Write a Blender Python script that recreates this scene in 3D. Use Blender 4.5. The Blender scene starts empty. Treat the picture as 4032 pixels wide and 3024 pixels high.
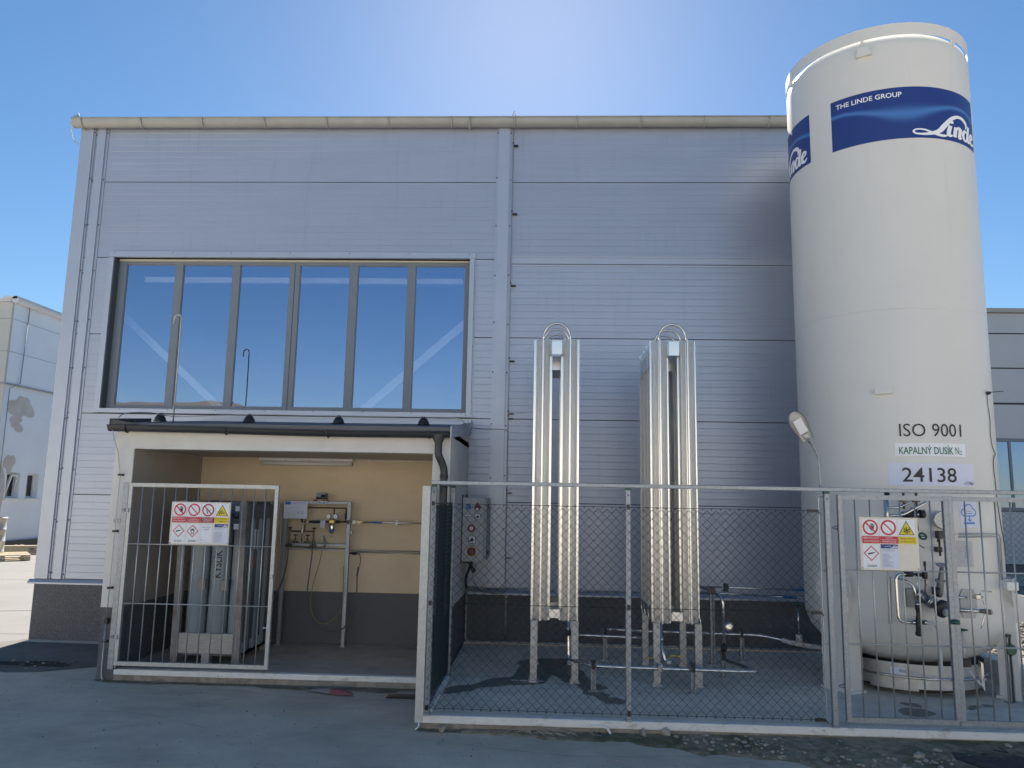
import bpy, math, random
from mathutils import Vector, Matrix
import bmesh
random.seed(7)
S = bpy.context.scene
COL = S.collection
R = math.radians
PI = math.pi

# ------------------------------------------------------------------ camera, light, exposure
cam_d = bpy.data.cameras.new('camera'); cam = bpy.data.objects.new('camera', cam_d); COL.objects.link(cam)
cam_d.sensor_fit = 'HORIZONTAL'; cam_d.sensor_width = 36.0; cam_d.lens = 36.0 * 3028.0 / 4032.0
cam_d.clip_start = 0.05; cam_d.clip_end = 2000
def aim(pitch, yaw, roll):
    p, y, r = R(pitch), R(yaw), R(roll)
    f = Vector((-math.sin(y) * math.cos(p), math.cos(y) * math.cos(p), math.sin(p)))
    r0 = Vector((math.cos(y), math.sin(y), 0)); u0 = r0.cross(f)
    rr = r0 * math.cos(r) + u0 * math.sin(r); u = -r0 * math.sin(r) + u0 * math.cos(r)
    m = Matrix((rr, u, -f)).transposed().to_4x4()
    return m
M4 = aim(8.4457, 2.4661, 1.0619); M4.translation = Vector((0, -9.19, 1.61)); cam.matrix_world = M4
S.camera = cam

SUN_EL, SUN_AZ = 35.3, -1.47            # azimuth measured from +Y towards +X
w = bpy.data.worlds.new('World'); S.world = w; w.use_nodes = True
nt = w.node_tree; nt.nodes.clear()
out = nt.nodes.new('ShaderNodeOutputWorld'); bg = nt.nodes.new('ShaderNodeBackground'); sky = nt.nodes.new('ShaderNodeTexSky')
sky.sky_type = 'NISHITA'; sky.sun_disc = False; sky.sun_elevation = R(SUN_EL); sky.sun_rotation = R(SUN_AZ)
sky.altitude = 250; sky.air_density = 1.0; sky.dust_density = 0.2; sky.ozone_density = 4.0
bg.inputs['Strength'].default_value = 0.058
gam = nt.nodes.new('ShaderNodeGamma'); gam.inputs[1].default_value = 0.85        # a camera's soft shoulder: one curve over the whole sky
hsv = nt.nodes.new('ShaderNodeHueSaturation'); hsv.inputs['Saturation'].default_value = 1.24; hsv.inputs['Hue'].default_value = 0.499
nt.links.new(sky.outputs[0], gam.inputs[0]); nt.links.new(gam.outputs[0], hsv.inputs['Color']); nt.links.new(hsv.outputs[0], bg.inputs['Color']); nt.links.new(bg.outputs[0], out.inputs['Surface'])
sd = bpy.data.lights.new('sun', 'SUN'); sd.energy = 5.0; sd.angle = R(0.53); sd.color = (1.0, 0.94, 0.85)
so = bpy.data.objects.new('sun', sd); COL.objects.link(so)
sv = Vector((math.sin(R(SUN_AZ)) * math.cos(R(SUN_EL)), math.cos(R(SUN_AZ)) * math.cos(R(SUN_EL)), math.sin(R(SUN_EL))))
so.rotation_euler = (sv).to_track_quat('Z', 'Y').to_euler()
S.view_settings.view_transform = 'Standard'; S.view_settings.look = 'None'
S.view_settings.gamma = 1.0; S.view_settings.exposure = 1.53; S.view_settings.use_curve_mapping = False
S.cycles.max_bounces = 8; S.cycles.diffuse_bounces = 4; S.cycles.glossy_bounces = 4; S.cycles.transparent_max_bounces = 12
S.cycles.use_denoising = True

# ------------------------------------------------------------------ materials
def mat(name, col, rough=0.6, metal=0.0, var=0.0, scale=6.0, bump=0.0, bscale=80.0, col2=None, detail=5.0, spec=0.5, stretch=None, thr=None):
    m = bpy.data.materials.new(name); m.use_nodes = True
    n = m.node_tree.nodes; l = m.node_tree.links; b = n['Principled BSDF']
    b.inputs['Base Color'].default_value = (*col, 1); b.inputs['Roughness'].default_value = rough
    b.inputs['Metallic'].default_value = metal; b.inputs['Specular IOR Level'].default_value = spec
    if var or bump or col2:
        tc = n.new('ShaderNodeTexCoord'); vec = tc.outputs['Object']
        if stretch:
            mp = n.new('ShaderNodeMapping'); mp.inputs['Scale'].default_value = stretch; l.new(vec, mp.inputs[0]); vec = mp.outputs[0]
    if var or col2:
        t = n.new('ShaderNodeTexNoise'); t.inputs['Scale'].default_value = scale; t.inputs['Detail'].default_value = detail; t.inputs['Roughness'].default_value = 0.62
        l.new(vec, t.inputs['Vector'])
        rp = n.new('ShaderNodeValToRGB'); a, c = thr or (0.33, 0.68)
        rp.color_ramp.elements[0].position = a; rp.color_ramp.elements[1].position = c
        d = col2 or tuple(min(1, k * (1 + var)) for k in col)
        e = col if col2 else tuple(k * (1 - var) for k in col)
        rp.color_ramp.elements[0].color = (*e, 1); rp.color_ramp.elements[1].color = (*d, 1)
        l.new(t.outputs['Fac'], rp.inputs[0]); l.new(rp.outputs[0], b.inputs['Base Color'])
    if bump:
        t2 = n.new('ShaderNodeTexNoise'); t2.inputs['Scale'].default_value = bscale; t2.inputs['Detail'].default_value = 3
        l.new(vec, t2.inputs['Vector'])
        bp = n.new('ShaderNodeBump'); bp.inputs['Strength'].default_value = bump; bp.inputs['Distance'].default_value = 0.01
        l.new(t2.outputs['Fac'], bp.inputs['Height']); l.new(bp.outputs[0], b.inputs['Normal'])
    return m

def mix_noise(m, scale, lo, hi, col, fac=1.0, stretch=None, detail=6.0):
    """lay a second patch colour over the material's base colour where a noise is high"""
    n = m.node_tree.nodes; l = m.node_tree.links; b = n['Principled BSDF']; bc = b.inputs['Base Color']
    mx = n.new('ShaderNodeMix'); mx.data_type = 'RGBA'
    if bc.links: l.new(bc.links[0].from_socket, mx.inputs[6])
    else: mx.inputs[6].default_value = bc.default_value
    mx.inputs[7].default_value = (*col, 1)
    tc = n.new('ShaderNodeTexCoord'); mp = n.new('ShaderNodeMapping'); mp.inputs['Scale'].default_value = stretch or (1, 1, 1)
    mp.inputs['Location'].default_value = (scale * 1.7, scale * .3, 3.1)
    t = n.new('ShaderNodeTexNoise'); t.inputs['Scale'].default_value = scale; t.inputs['Detail'].default_value = detail; t.inputs['Roughness'].default_value = 0.65
    mr = n.new('ShaderNodeMapRange'); mr.inputs[1].default_value = lo; mr.inputs[2].default_value = hi; mr.inputs[3].default_value = 0; mr.inputs[4].default_value = fac
    l.new(tc.outputs['Object'], mp.inputs[0]); l.new(mp.outputs[0], t.inputs['Vector']); l.new(t.outputs['Fac'], mr.inputs[0])
    l.new(mr.outputs[0], mx.inputs[0]); l.new(mx.outputs[2], bc)
    return m

def vary(m, amt):
    """sheets of one delivery differ a little in tone"""
    n = m.node_tree.nodes; l = m.node_tree.links; b = n['Principled BSDF']; bc = b.inputs['Base Color']
    oi = n.new('ShaderNodeObjectInfo'); mr = n.new('ShaderNodeMapRange'); mr.inputs[3].default_value = 1 - amt; mr.inputs[4].default_value = 1 + amt
    h = n.new('ShaderNodeHueSaturation'); l.new(oi.outputs['Random'], mr.inputs[0]); l.new(mr.outputs[0], h.inputs['Value']); l.new(bc.links[0].from_socket, h.inputs['Color']); l.new(h.outputs[0], bc)
PANEL = mat('panel silver grey', (0.36, 0.402, 0.49), 0.38, 0.36, var=0.035, scale=1.3, stretch=(0.5, 1, 3))
mix_noise(PANEL, 5, .60, .78, (.27, .30, .36), .35, (2.5, 2.5, .18))
mix_noise(PANEL, 2.2, .56, .8, (.29, .33, .405), .6, (6, 6, .5))
vary(PANEL, .05)
JOINT = mat('joint gap', (0.05, 0.05, 0.055), 0.8)
FLASH = mat('flashing grey', (0.395, 0.437, 0.52), 0.38, 0.36, var=0.03, scale=3)
GUTL = mat('gutter beige grey', (0.31, 0.31, 0.30), 0.5, 0.1, var=0.06, scale=5)
PLINTH = mat('dark mosaic plaster', (0.052, 0.053, 0.058), 0.75, col2=(0.25, 0.25, 0.26), scale=170, bump=0.6, bscale=220, detail=2, thr=(.40, .70))
PLAST = mat('white plaster', (0.66, 0.65, 0.62), 0.85, var=0.05, scale=4, bump=0.25, bscale=160)
mix_noise(PLAST, 1.6, .55, .85, (.50, .49, .45), .55)
OCHRE = mat('ochre plaster', (0.64, 0.525, 0.375), 0.9, var=0.05, scale=3, bump=0.2, bscale=200)
mix_noise(OCHRE, 1.7, .5, .78, (.54, .44, .31), .6)
mix_noise(OCHRE, 7, .62, .8, (.50, .40, .28), .4, (1, 1, .4))
CEILP = mat('ceiling plaster', (0.50, 0.44, 0.36), 0.9, var=0.05, scale=3)
CONC = mat('concrete slab', (0.64, 0.585, 0.50), 0.85, var=0.14, scale=3.5, bump=0.15, bscale=120)
mix_noise(CONC, 5.5, .52, .72, (.46, .415, .35), .75, (.8, 2.2, 1))
mix_noise(CONC, 1.6, .5, .7, (.52, .47, .40), .6, (1, 1.5, 1))
mix_noise(CONC, 26, .58, .74, (.40, .36, .30), .5)
CONC2 = mat('shelter floor concrete', (0.40, 0.36, 0.33), 0.85, var=0.16, scale=4, bump=0.15, bscale=120)
mix_noise(CONC2, 3.0, .55, .75, (.30, .17, .11), .8, (1, 3, 1))
KERBW = mat('white painted kerb', (0.70, 0.69, 0.66), 0.7, var=0.05, scale=8, bump=.15, bscale=60)
mix_noise(KERBW, 7.0, .56, .72, (.34, .31, .25), .85, (1, 1, 2.2))
mix_noise(KERBW, 22, .62, .76, (.25, .22, .17), .7)
KERBC = mat('raw kerb concrete', (0.27, 0.24, 0.20), 0.9, var=0.22, scale=14, bump=0.4, bscale=70)
mix_noise(KERBC, 6.0, .5, .7, (.10, .10, .06), .8)
ASPH = mat('worn pale asphalt', (0.55, 0.48, 0.385), 0.9, var=0.13, scale=2.2, bump=0.5, bscale=150, detail=9)
mix_noise(ASPH, 240, .60, .78, (.70, .62, .51), .8)
mix_noise(ASPH, 1.1, .52, .75, (.36, .315, .25), .85, (1, 1.6, 1))
mix_noise(ASPH, 38, .55, .72, (.44, .385, .31), .7)
mix_noise(ASPH, 6, .60, .70, (.40, .35, .28), .6, (1, 2.2, 1))
mix_noise(ASPH, 17, .66, .74, (.24, .22, .19), .7, (1, 2.5, 1))
ASPHN = mat('dark asphalt patch', (0.13, 0.125, 0.115), 0.92, var=0.2, scale=3, bump=0.5, bscale=150)
mix_noise(ASPHN, 200, .60, .8, (.14, .14, .14), .6)
YARD = mat('pale yard concrete', (0.17, 0.165, 0.155), 0.9, var=0.09, scale=0.8, bump=0.2, bscale=90)
mix_noise(YARD, 2.2, .55, .8, (.14, .134, .122), .7, (1, 2.5, 1))
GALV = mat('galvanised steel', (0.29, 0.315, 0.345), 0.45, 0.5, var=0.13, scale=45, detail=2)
GALVB = mat('galvanised rod', (0.38, 0.40, 0.405), 0.4, 0.5, var=0.08, scale=30)
GALVW = mat('lit zinc frame', (0.44, 0.45, 0.44), 0.45, 0.3, var=0.10, scale=30)  # same zinc as GALV; brighter reflection on the shelter gates put into the colour
STEEL = mat('stainless tube', (0.62, 0.61, 0.59), 0.24, 0.95, var=0.05, scale=20)
ALU = mat('extruded aluminium', (0.74, 0.735, 0.725), 0.27, 0.88, var=0.04, scale=3, stretch=(3, 3, .25))
LEGM = mat('dull leg aluminium', (0.40, 0.41, 0.42), 0.45, 0.6, var=.12, scale=14)
BRASS = mat('brass', (0.52, 0.36, 0.16), 0.4, 0.85)
DBRASS = mat('tarnished brass', (0.20, 0.155, 0.11), 0.45, 0.7, var=.2, scale=60)
COPPER = mat('dull copper pipe', (0.17, 0.095, 0.075), 0.5, 0.5)
TANKW = mat('tank white enamel', (0.645, 0.64, 0.615), 0.32, 0.0, var=0.018, scale=1.4)
mix_noise(TANKW, 1.5, .58, .85, (.54, .54, .52), .5, (3, 3, .3))
mix_noise(TANKW, 9, .60, .8, (.53, .525, .505), .35, (1.6, 1.6, .12))
FRAMEG = mat('window frame grey', (0.165, 0.195, 0.235), 0.45, var=.04, scale=5)
DARKG = mat('dark reveal', (0.07, 0.085, 0.09), 0.5)
GUTD = mat('anthracite gutter', (0.030, 0.034, 0.040), 0.42, var=0.1, scale=6)
ROOFD = mat('roof sheet', (0.11, 0.115, 0.125), 0.55, var=.1, scale=5)
BLACK = mat('black plastic', (0.015, 0.016, 0.018), 0.45)
RUBBER = mat('black rubber', (0.022, 0.023, 0.026), 0.75, var=.35, scale=9, bump=.2, bscale=90)
mix_noise(RUBBER, 6, .5, .75, (.10, .095, .085), .7)
DKMET = mat('dark valve metal', (0.05, 0.05, 0.052), 0.4, 0.6)
GREEN = mat('green plastic', (0.01, 0.085, 0.05), 0.4)
DKGRN = mat('dark green coated wire', (0.012, 0.022, 0.022), 0.45)
CYLG = mat('cylinder grey paint', (0.235, 0.275, 0.30), 0.4, var=0.06, scale=6)
CYLD = mat('shroud grey paint', (0.075, 0.09, 0.105), 0.5, var=0.12, scale=8)
RUSTF = mat('worn grey frame', (0.24, 0.225, 0.215), 0.7, 0.1, var=0.15, scale=14)
mix_noise(RUSTF, 9, .55, .7, (.16, .085, .055), .8)
WOODG = mat('grey weathered wood', (0.40, 0.38, 0.34), 0.85, var=0.2, scale=12, stretch=(1, 1, 6), bump=.3, bscale=60)
PALLET = mat('pallet wood', (0.56, 0.46, 0.31), 0.8, var=0.15, scale=8)
DRUM = mat('galvanised drum', (0.46, 0.46, 0.42), 0.45, 0.6, var=0.15, scale=7)
BOXG = mat('cabinet light grey', (0.43, 0.45, 0.46), 0.5, var=.03, scale=4)
LAMPG = mat('lamp housing grey', (0.56, 0.56, 0.54), 0.5)
LAMPW = mat('lamp cover white', (0.78, 0.80, 0.83), 0.35)
PLASTW = mat('white plastic', (0.75, 0.75, 0.73), 0.4)
CREAM = mat('cream board', (0.76, 0.70, 0.60), 0.55, var=.04, scale=20)
mix_noise(CREAM, 14, .62, .78, (.55, .48, .38), .5)
WHT = mat('white print', (0.80, 0.82, 0.86), 0.5)
LILAC = mat('pale blue paper', (0.66, 0.69, 0.82), 0.5)
RED = mat('red print', (0.58, 0.030, 0.050), 0.5)
DRED = mat('dark red print', (0.36, 0.03, 0.05), 0.5)
YEL = mat('yellow print', (0.78, 0.60, 0.02), 0.5)
BLK = mat('black print', (0.018, 0.018, 0.02), 0.5)
GREY = mat('grey print', (0.36, 0.38, 0.44), 0.5)
NAVY = mat('navy print', (0.020, 0.045, 0.21), 0.45)
BLUE = mat('blue print', (0.05, 0.22, 0.62), 0.45)
GRTXT = mat('green print', (0.012, 0.17, 0.09), 0.45)
PINK = mat('faded red rag', (0.34, 0.11, 0.12), 0.9, var=.15, scale=14)
MAROON = mat('maroon socket', (0.20, 0.035, 0.05), 0.4)
SOCKB = mat('blue socket', (0.04, 0.17, 0.48), 0.4)
CLEAR = mat('pale cover', (0.50, 0.50, 0.50), 0.25)
HOSE = mat('grey hose', (0.10, 0.10, 0.10), 0.5)
YELW = mat('earth wire yellow green', (0.22, 0.21, 0.06), 0.5)
FROST = mat('frosted pipe', (0.52, 0.51, 0.52), 0.75, var=.1, scale=25)
WALLW = mat('white render', (0.80, 0.84, 0.88), 0.8, var=0.03, scale=1.2)
WALLF = mat('cream render', (0.62, 0.60, 0.55), 0.8, var=0.04, scale=1.2)
STAIN = mat('old render patch', (0.56, 0.53, 0.48), 0.9, var=.12, scale=2)
PANB = mat('far panel grey', (0.40, 0.42, 0.46), 0.45, .2, var=0.03, scale=1)
SOIL = mat('mossy soil', (0.17, 0.15, 0.10), 0.95, col2=(0.36, 0.30, 0.22), scale=16, bump=.8, bscale=60)
mix_noise(SOIL, 3.2, .44, .60, (.07, .085, .04), .85)
STONE = mat('field stone', (0.33, 0.295, 0.25), 0.85, var=.25, scale=22, bump=.3, bscale=60)
PEBBLE = mat('gravel', (0.20, 0.185, 0.155), 0.9, var=.4, scale=14)
GRASS = mat('grass', (0.13, 0.17, 0.05), 0.8, var=.35, scale=20)
DRYG = mat('dry stalks', (0.36, 0.32, 0.25), 0.8, var=.2, scale=20)
WET = mat('wet concrete', (0.17, 0.16, 0.135), 0.5, var=.12, scale=9)
DAMP = mat('damp concrete', (0.21, 0.195, 0.165), 0.6, var=.12, scale=12)
DAMPF = mat('drying concrete', (0.28, 0.265, 0.235), 0.7, var=.12, scale=12)
ROOM = mat('room interior', (0.10, 0.10, 0.105), 0.9)
BRACE = mat('white brace paint', (0.86, 0.86, 0.85), 0.6)
TILER = mat('opposite roof', (0.075, 0.07, 0.062), 0.8)
SCREW = mat('screw heads', (0.09, 0.09, 0.10), 0.4, .5)
PALEBL = mat('blue label', (0.03, 0.13, 0.36), 0.5)
TAGCOL = mat('amber tag', (0.55, 0.06, 0.04), 0.5)  # plain tag colour, no emission

def glass(name, refl, tint, col=(0.85, 0.92, 1.0)):
    m = bpy.data.materials.new(name); m.use_nodes = True; n = m.node_tree.nodes; l = m.node_tree.links; n.clear()
    o = n.new('ShaderNodeOutputMaterial'); mx = n.new('ShaderNodeMixShader'); g = n.new('ShaderNodeBsdfGlossy'); t = n.new('ShaderNodeBsdfTransparent')
    g.inputs['Roughness'].default_value = 0.0; g.inputs['Color'].default_value = (*col, 1); t.inputs['Color'].default_value = (*tint, 1)
    mx.inputs[0].default_value = refl
    tc = n.new('ShaderNodeTexCoord'); nz = n.new('ShaderNodeTexNoise'); nz.inputs['Scale'].default_value = 1.3; bp = n.new('ShaderNodeBump'); bp.inputs['Strength'].default_value = .05; bp.inputs['Distance'].default_value = .05
    l.new(tc.outputs['Object'], nz.inputs['Vector']); l.new(nz.outputs['Fac'], bp.inputs['Height']); l.new(bp.outputs[0], g.inputs['Normal'])
    l.new(t.outputs[0], mx.inputs[1]); l.new(g.outputs[0], mx.inputs[2]); l.new(mx.outputs[0], o.inputs['Surface'])
    return m
GLASS = glass('coated window glass', 0.52, (0.85, 0.88, 0.93), (0.76, 0.80, 1.0))
GLASSF = glass('far window glass', 0.4, (0.4, 0.45, 0.5), (0.55, 0.68, 0.95))

def decal_material():
    m = mat('blue banner print', (0.018, 0.042, 0.20), 0.4); n = m.node_tree.nodes; l = m.node_tree.links; b = n['Principled BSDF']
    uv = n.new('ShaderNodeUVMap'); sp = n.new('ShaderNodeSeparateXYZ'); l.new(uv.outputs[0], sp.inputs[0])
    def mth(op, a, c=None):
        q = n.new('ShaderNodeMath'); q.operation = op
        for i, v in enumerate((a, c)):
            if v is None: continue
            if isinstance(v, (int, float)): q.inputs[i].default_value = v
            else: l.new(v, q.inputs[i])
        return q.outputs[0]
    u, v = sp.outputs[0], sp.outputs[1]
    f = mth('ADD', mth('MULTIPLY', mth('COSINE', mth('MULTIPLY', mth('SUBTRACT', u, 0.03), 2 * PI / .78)), 0.10), 0.575)
    g = mth('POWER', mth('DIVIDE', mth('SUBTRACT', u, 0.43), 0.17), 2.0); wd = mth('ADD', mth('MULTIPLY', mth('EXPONENT', mth('MULTIPLY', g, -1)), 0.085), 0.035)
    d = mth('POWER', mth('DIVIDE', mth('SUBTRACT', v, f), wd), 2.0); inten = mth('EXPONENT', mth('MULTIPLY', d, -1))
    mx = n.new('ShaderNodeMix'); mx.data_type = 'RGBA'; mx.inputs[6].default_value = (0.018, 0.042, 0.20, 1); mx.inputs[7].default_value = (0.07, 0.20, 0.50, 1)
    l.new(mth('MULTIPLY', inten, 0.85), mx.inputs[0]); l.new(mx.outputs[2], b.inputs['Base Color'])
    return m
BANNER = decal_material()

# ------------------------------------------------------------------ builders
ORG = {}
class MB:
    def __init__(s): s.v = []; s.f = []; s.mi = []; s.sm = []; s.uv = {}
    def add(s, vs, fs, mi=0, smooth=False):
        o = len(s.v); s.v += [Vector(p) for p in vs]
        for k, f in enumerate(fs):
            s.f.append([o + i for i in f]); s.mi.append(mi); s.sm.append(smooth if isinstance(smooth, bool) else smooth[k])
        return o
    def box(s, x0, x1, y0, y1, z0, z1, mi=0):
        x0, x1 = sorted((x0, x1)); y0, y1 = sorted((y0, y1)); z0, z1 = sorted((z0, z1))
        s.add([(x0, y0, z0), (x1, y0, z0), (x1, y1, z0), (x0, y1, z0), (x0, y0, z1), (x1, y0, z1), (x1, y1, z1), (x0, y1, z1)],
              [(0, 3, 2, 1), (4, 5, 6, 7), (0, 1, 5, 4), (1, 2, 6, 5), (2, 3, 7, 6), (3, 0, 4, 7)], mi); return s
    def cbox(s, x0, x1, y0, y1, z0, z1, c=.003, mi=0):
        """box with chamfered vertical and horizontal front edges: a small hull"""
        bm = bmesh.new(); bmesh.ops.create_cube(bm, size=1)
        for q in bm.verts:
            q.co = Vector(((x0 + x1) / 2 + q.co.x * (x1 - x0), (y0 + y1) / 2 + q.co.y * (y1 - y0), (z0 + z1) / 2 + q.co.z * (z1 - z0)))
        bmesh.ops.bevel(bm, geom=bm.edges[:], offset=c, segments=1, affect='EDGES')
        s.bm(bm, mi); return s
    def bm(s, bm, mi=0, smooth=False):
        bm.verts.ensure_lookup_table(); bm.verts.index_update()
        s.add([q.co.copy() for q in bm.verts], [[q.index for q in f.verts] for f in bm.faces], mi, smooth); bm.free()
    def obox(s, c, ax, ay, az, mi=0):
        c = Vector(c); ax, ay, az = Vector(ax), Vector(ay), Vector(az)
        P = [c + i * ax + j * ay + k * az for k in (-1, 1) for j in (-1, 1) for i in (-1, 1)]
        s.add(P, [(0, 2, 3, 1), (4, 5, 7, 6), (0, 1, 5, 4), (1, 3, 7, 5), (3, 2, 6, 7), (2, 0, 4, 6)], mi); return s
    def bar(s, a, b, wx, wy, mi=0, up=(0, 0, 1)):
        a, b = Vector(a), Vector(b); d = (b - a).normalized(); u = Vector(up)
        if abs(d.dot(u)) > .95: u = Vector((0, 1, 0))
        x = d.cross(u).normalized(); y = x.cross(d)
        return s.obox((a + b) / 2, x * wx / 2, y * wy / 2, (b - a) / 2, mi)
    def tube(s, pts, r, n=10, mi=0, caps=True):
        pts = [Vector(p) for p in pts]; rings = []; prev = None
        rr = r if isinstance(r, (list, tuple)) else [r] * len(pts)
        for i, p in enumerate(pts):
            t = (pts[min(i + 1, len(pts) - 1)] - pts[max(i - 1, 0)])
            if t.length < 1e-9: t = Vector((0, 0, 1))
            t.normalize()
            if prev is None:
                u = Vector((0, 0, 1)) if abs(t.z) < .9 else Vector((0, 1, 0)); x = t.cross(u).normalized()
            else:
                x = prev - t * prev.dot(t)
                x = x.normalized() if x.length > 1e-6 else t.orthogonal().normalized()
            prev = x; y = t.cross(x)
            rings.append([p + (x * math.cos(2 * PI * k / n) + y * math.sin(2 * PI * k / n)) * rr[i] for k in range(n)])
        V = [q for g in rings for q in g]; F = []; SM = []
        for i in range(len(pts) - 1):
            for k in range(n):
                F.append((i * n + k, i * n + (k + 1) % n, (i + 1) * n + (k + 1) % n, (i + 1) * n + k)); SM.append(n > 4)
        if caps:
            F.append(tuple(range(n - 1, -1, -1))); SM.append(False); F.append(tuple((len(pts) - 1) * n + k for k in range(n))); SM.append(False)
        s.add(V, F, mi, SM); return s
    def lathe(s, prof, c=(0, 0, 0), axis=(0, 0, 1), n=24, mi=0, smooth=True, caps=True, a0=0, a1=2 * PI):
        """prof = [(radius, height)]; height runs along axis"""
        c = Vector(c); az = Vector(axis).normalized(); ax = az.orthogonal().normalized() if abs(az.z) < .99 else Vector((1, 0, 0)); ay = az.cross(ax)
        full = abs(a1 - a0 - 2 * PI) < 1e-6; m = n if full else n + 1
        V = [c + az * h + (ax * math.cos(a0 + (a1 - a0) * k / n) + ay * math.sin(a0 + (a1 - a0) * k / n)) * r for r, h in prof for k in range(m)]
        F = []; SM = []
        for i in range(len(prof) - 1):
            for k in range(n):
                k2 = (k + 1) % m; F.append((i * m + k, i * m + k2, (i + 1) * m + k2, (i + 1) * m + k)); SM.append(smooth)
        if caps and full:
            if prof[0][0] > 1e-6: F.append(tuple(range(m - 1, -1, -1))); SM.append(False)
            if prof[-1][0] > 1e-6: F.append(tuple((len(prof) - 1) * m + k for k in range(m))); SM.append(False)
        s.add(V, F, mi, SM); return s
    def cyl(s, a, b, r, n=16, mi=0, r2=None):
        a, b = Vector(a), Vector(b); return s.lathe([(r, 0), (r if r2 is None else r2, (b - a).length)], a, b - a, n, mi)
    def poly(s, pts, mi=0): s.add(pts, [tuple(range(len(pts)))], mi); return s
    def prism(s, pts, d, mi=0):
        """closed outline pts (3-D, planar) swept by vector d"""
        pts = [Vector(p) for p in pts]; d = Vector(d); n = len(pts)
        nm = Vector((0, 0, 0))
        for i in range(n): nm += pts[i].cross(pts[(i + 1) % n])
        if nm.dot(d) > 0: pts = pts[::-1]
        s.add(pts + [p + d for p in pts], [tuple(range(n)), tuple(range(2 * n - 1, n - 1, -1))] + [(i, i + n, (i + 1) % n + n, (i + 1) % n) for i in range(n)], mi); return s
    def xform(s, M, i0=0):
        for i in range(i0, len(s.v)): s.v[i] = M @ s.v[i]
        return s
    def build(s, name, mats, parent=None, **kw):
        me = bpy.data.meshes.new(name); org = ORG.get(parent, Vector((0, 0, 0))) if parent else Vector((0, 0, 0))
        me.from_pydata([tuple(q - org) for q in s.v], [], s.f)
        for m in (mats if isinstance(mats, (list, tuple)) else [mats]): me.materials.append(m)
        me.polygons.foreach_set('material_index', s.mi); me.polygons.foreach_set('use_smooth', s.sm)
        if s.uv:
            L = me.uv_layers.new(name='UVMap')
            for lp in me.loops: L.data[lp.index].uv = s.uv.get(lp.vertex_index, (0, 0))
        me.update(); o = bpy.data.objects.new(name, me); COL.objects.link(o)
        if parent: o.parent = parent
        ORG[o] = org
        for k, q in kw.items(): o[k] = q
        return o
def tag(o, label, cat, group=None, kind=None):
    if label: o['label'] = label
    if cat: o['category'] = cat
    if group: o['group'] = group
    if kind: o['kind'] = kind
    return o
def thing(name, loc, label, cat, group=None, rot=0):
    o = bpy.data.objects.new(name, None); COL.objects.link(o); o.location = loc; o.rotation_euler = (0, 0, rot); o.empty_display_size = .2
    ORG[o] = Vector(loc); return tag(o, label, cat, group)
def structure(o): o['kind'] = 'structure'; return o
def again(o, parent, d):
    """another object on the same mesh, moved by d"""
    c = o.copy(); COL.objects.link(c); c.parent = parent; c.location = Vector(o.location) + Vector(d); ORG[c] = ORG[o]; return c
def copy_tree(o, parent=None):
    c = o.copy(); COL.objects.link(c); c.parent = parent
    for ch in list(o.children): copy_tree(ch, c)
    return c
def arc(c, r, a0, a1, n, ex=(1, 0, 0), ey=(0, 0, 1)):
    c, ex, ey = Vector(c), Vector(ex), Vector(ey)
    return [c + (ex * math.cos(a0 + (a1 - a0) * i / n) + ey * math.sin(a0 + (a1 - a0) * i / n)) * r for i in range(n + 1)]
def fillet(pts, r, n=5):
    pts = [Vector(p) for p in pts]; o = [pts[0]]
    for i in range(1, len(pts) - 1):
        a, b, c = pts[i - 1], pts[i], pts[i + 1]; u = (a - b); v = (c - b); q = min(r, u.length * .49, v.length * .49)
        p0 = b + u.normalized() * q; p1 = b + v.normalized() * q
        for k in range(n + 1):
            t = k / n; o.append(p0 * (1 - t) ** 2 + b * 2 * t * (1 - t) + p1 * t * t)
    o.append(pts[-1]); return o
def smooth_path(pts, k=6):
    """Catmull-Rom through pts"""
    P = [Vector(p) for p in pts]; P = [P[0] * 2 - P[1]] + P + [P[-1] * 2 - P[-2]]; o = []
    for i in range(1, len(P) - 2):
        for j in range(k):
            t = j / k; o.append(.5 * ((2 * P[i]) + (P[i + 1] - P[i - 1]) * t + (2 * P[i - 1] - 5 * P[i] + 4 * P[i + 1] - P[i + 2]) * t * t + (3 * P[i] - P[i - 1] - 3 * P[i + 1] + P[i + 2]) * t ** 3))
    o.append(P[-2]); return o
_tc = {}
def glyphs(body, bold=0):
    """outline mesh of a line of text, normalised to the box 0..1 x 0..1"""
    if (body, bold) in _tc: return _tc[body, bold]
    cu = bpy.data.curves.new('lettering', 'FONT'); cu.body = body; cu.resolution_u = 3; cu.fill_mode = 'FRONT'; cu.offset = bold
    ob = bpy.data.objects.new('lettering', cu); COL.objects.link(ob); bpy.context.view_layer.update()
    dg = bpy.context.evaluated_depsgraph_get(); me = bpy.data.meshes.new_from_object(ob.evaluated_get(dg))
    V = [q.co.copy() for q in me.vertices]; F = [list(p.vertices) for p in me.polygons]
    bpy.data.objects.remove(ob); bpy.data.curves.remove(cu); bpy.data.meshes.remove(me)
    x0, x1 = min(q.x for q in V), max(q.x for q in V); y0, y1 = min(q.y for q in V), max(q.y for q in V)
    r = ([((q.x - x0) / (x1 - x0), (q.y - y0) / (y1 - y0)) for q in V], F); _tc[body, bold] = r; return r
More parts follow.
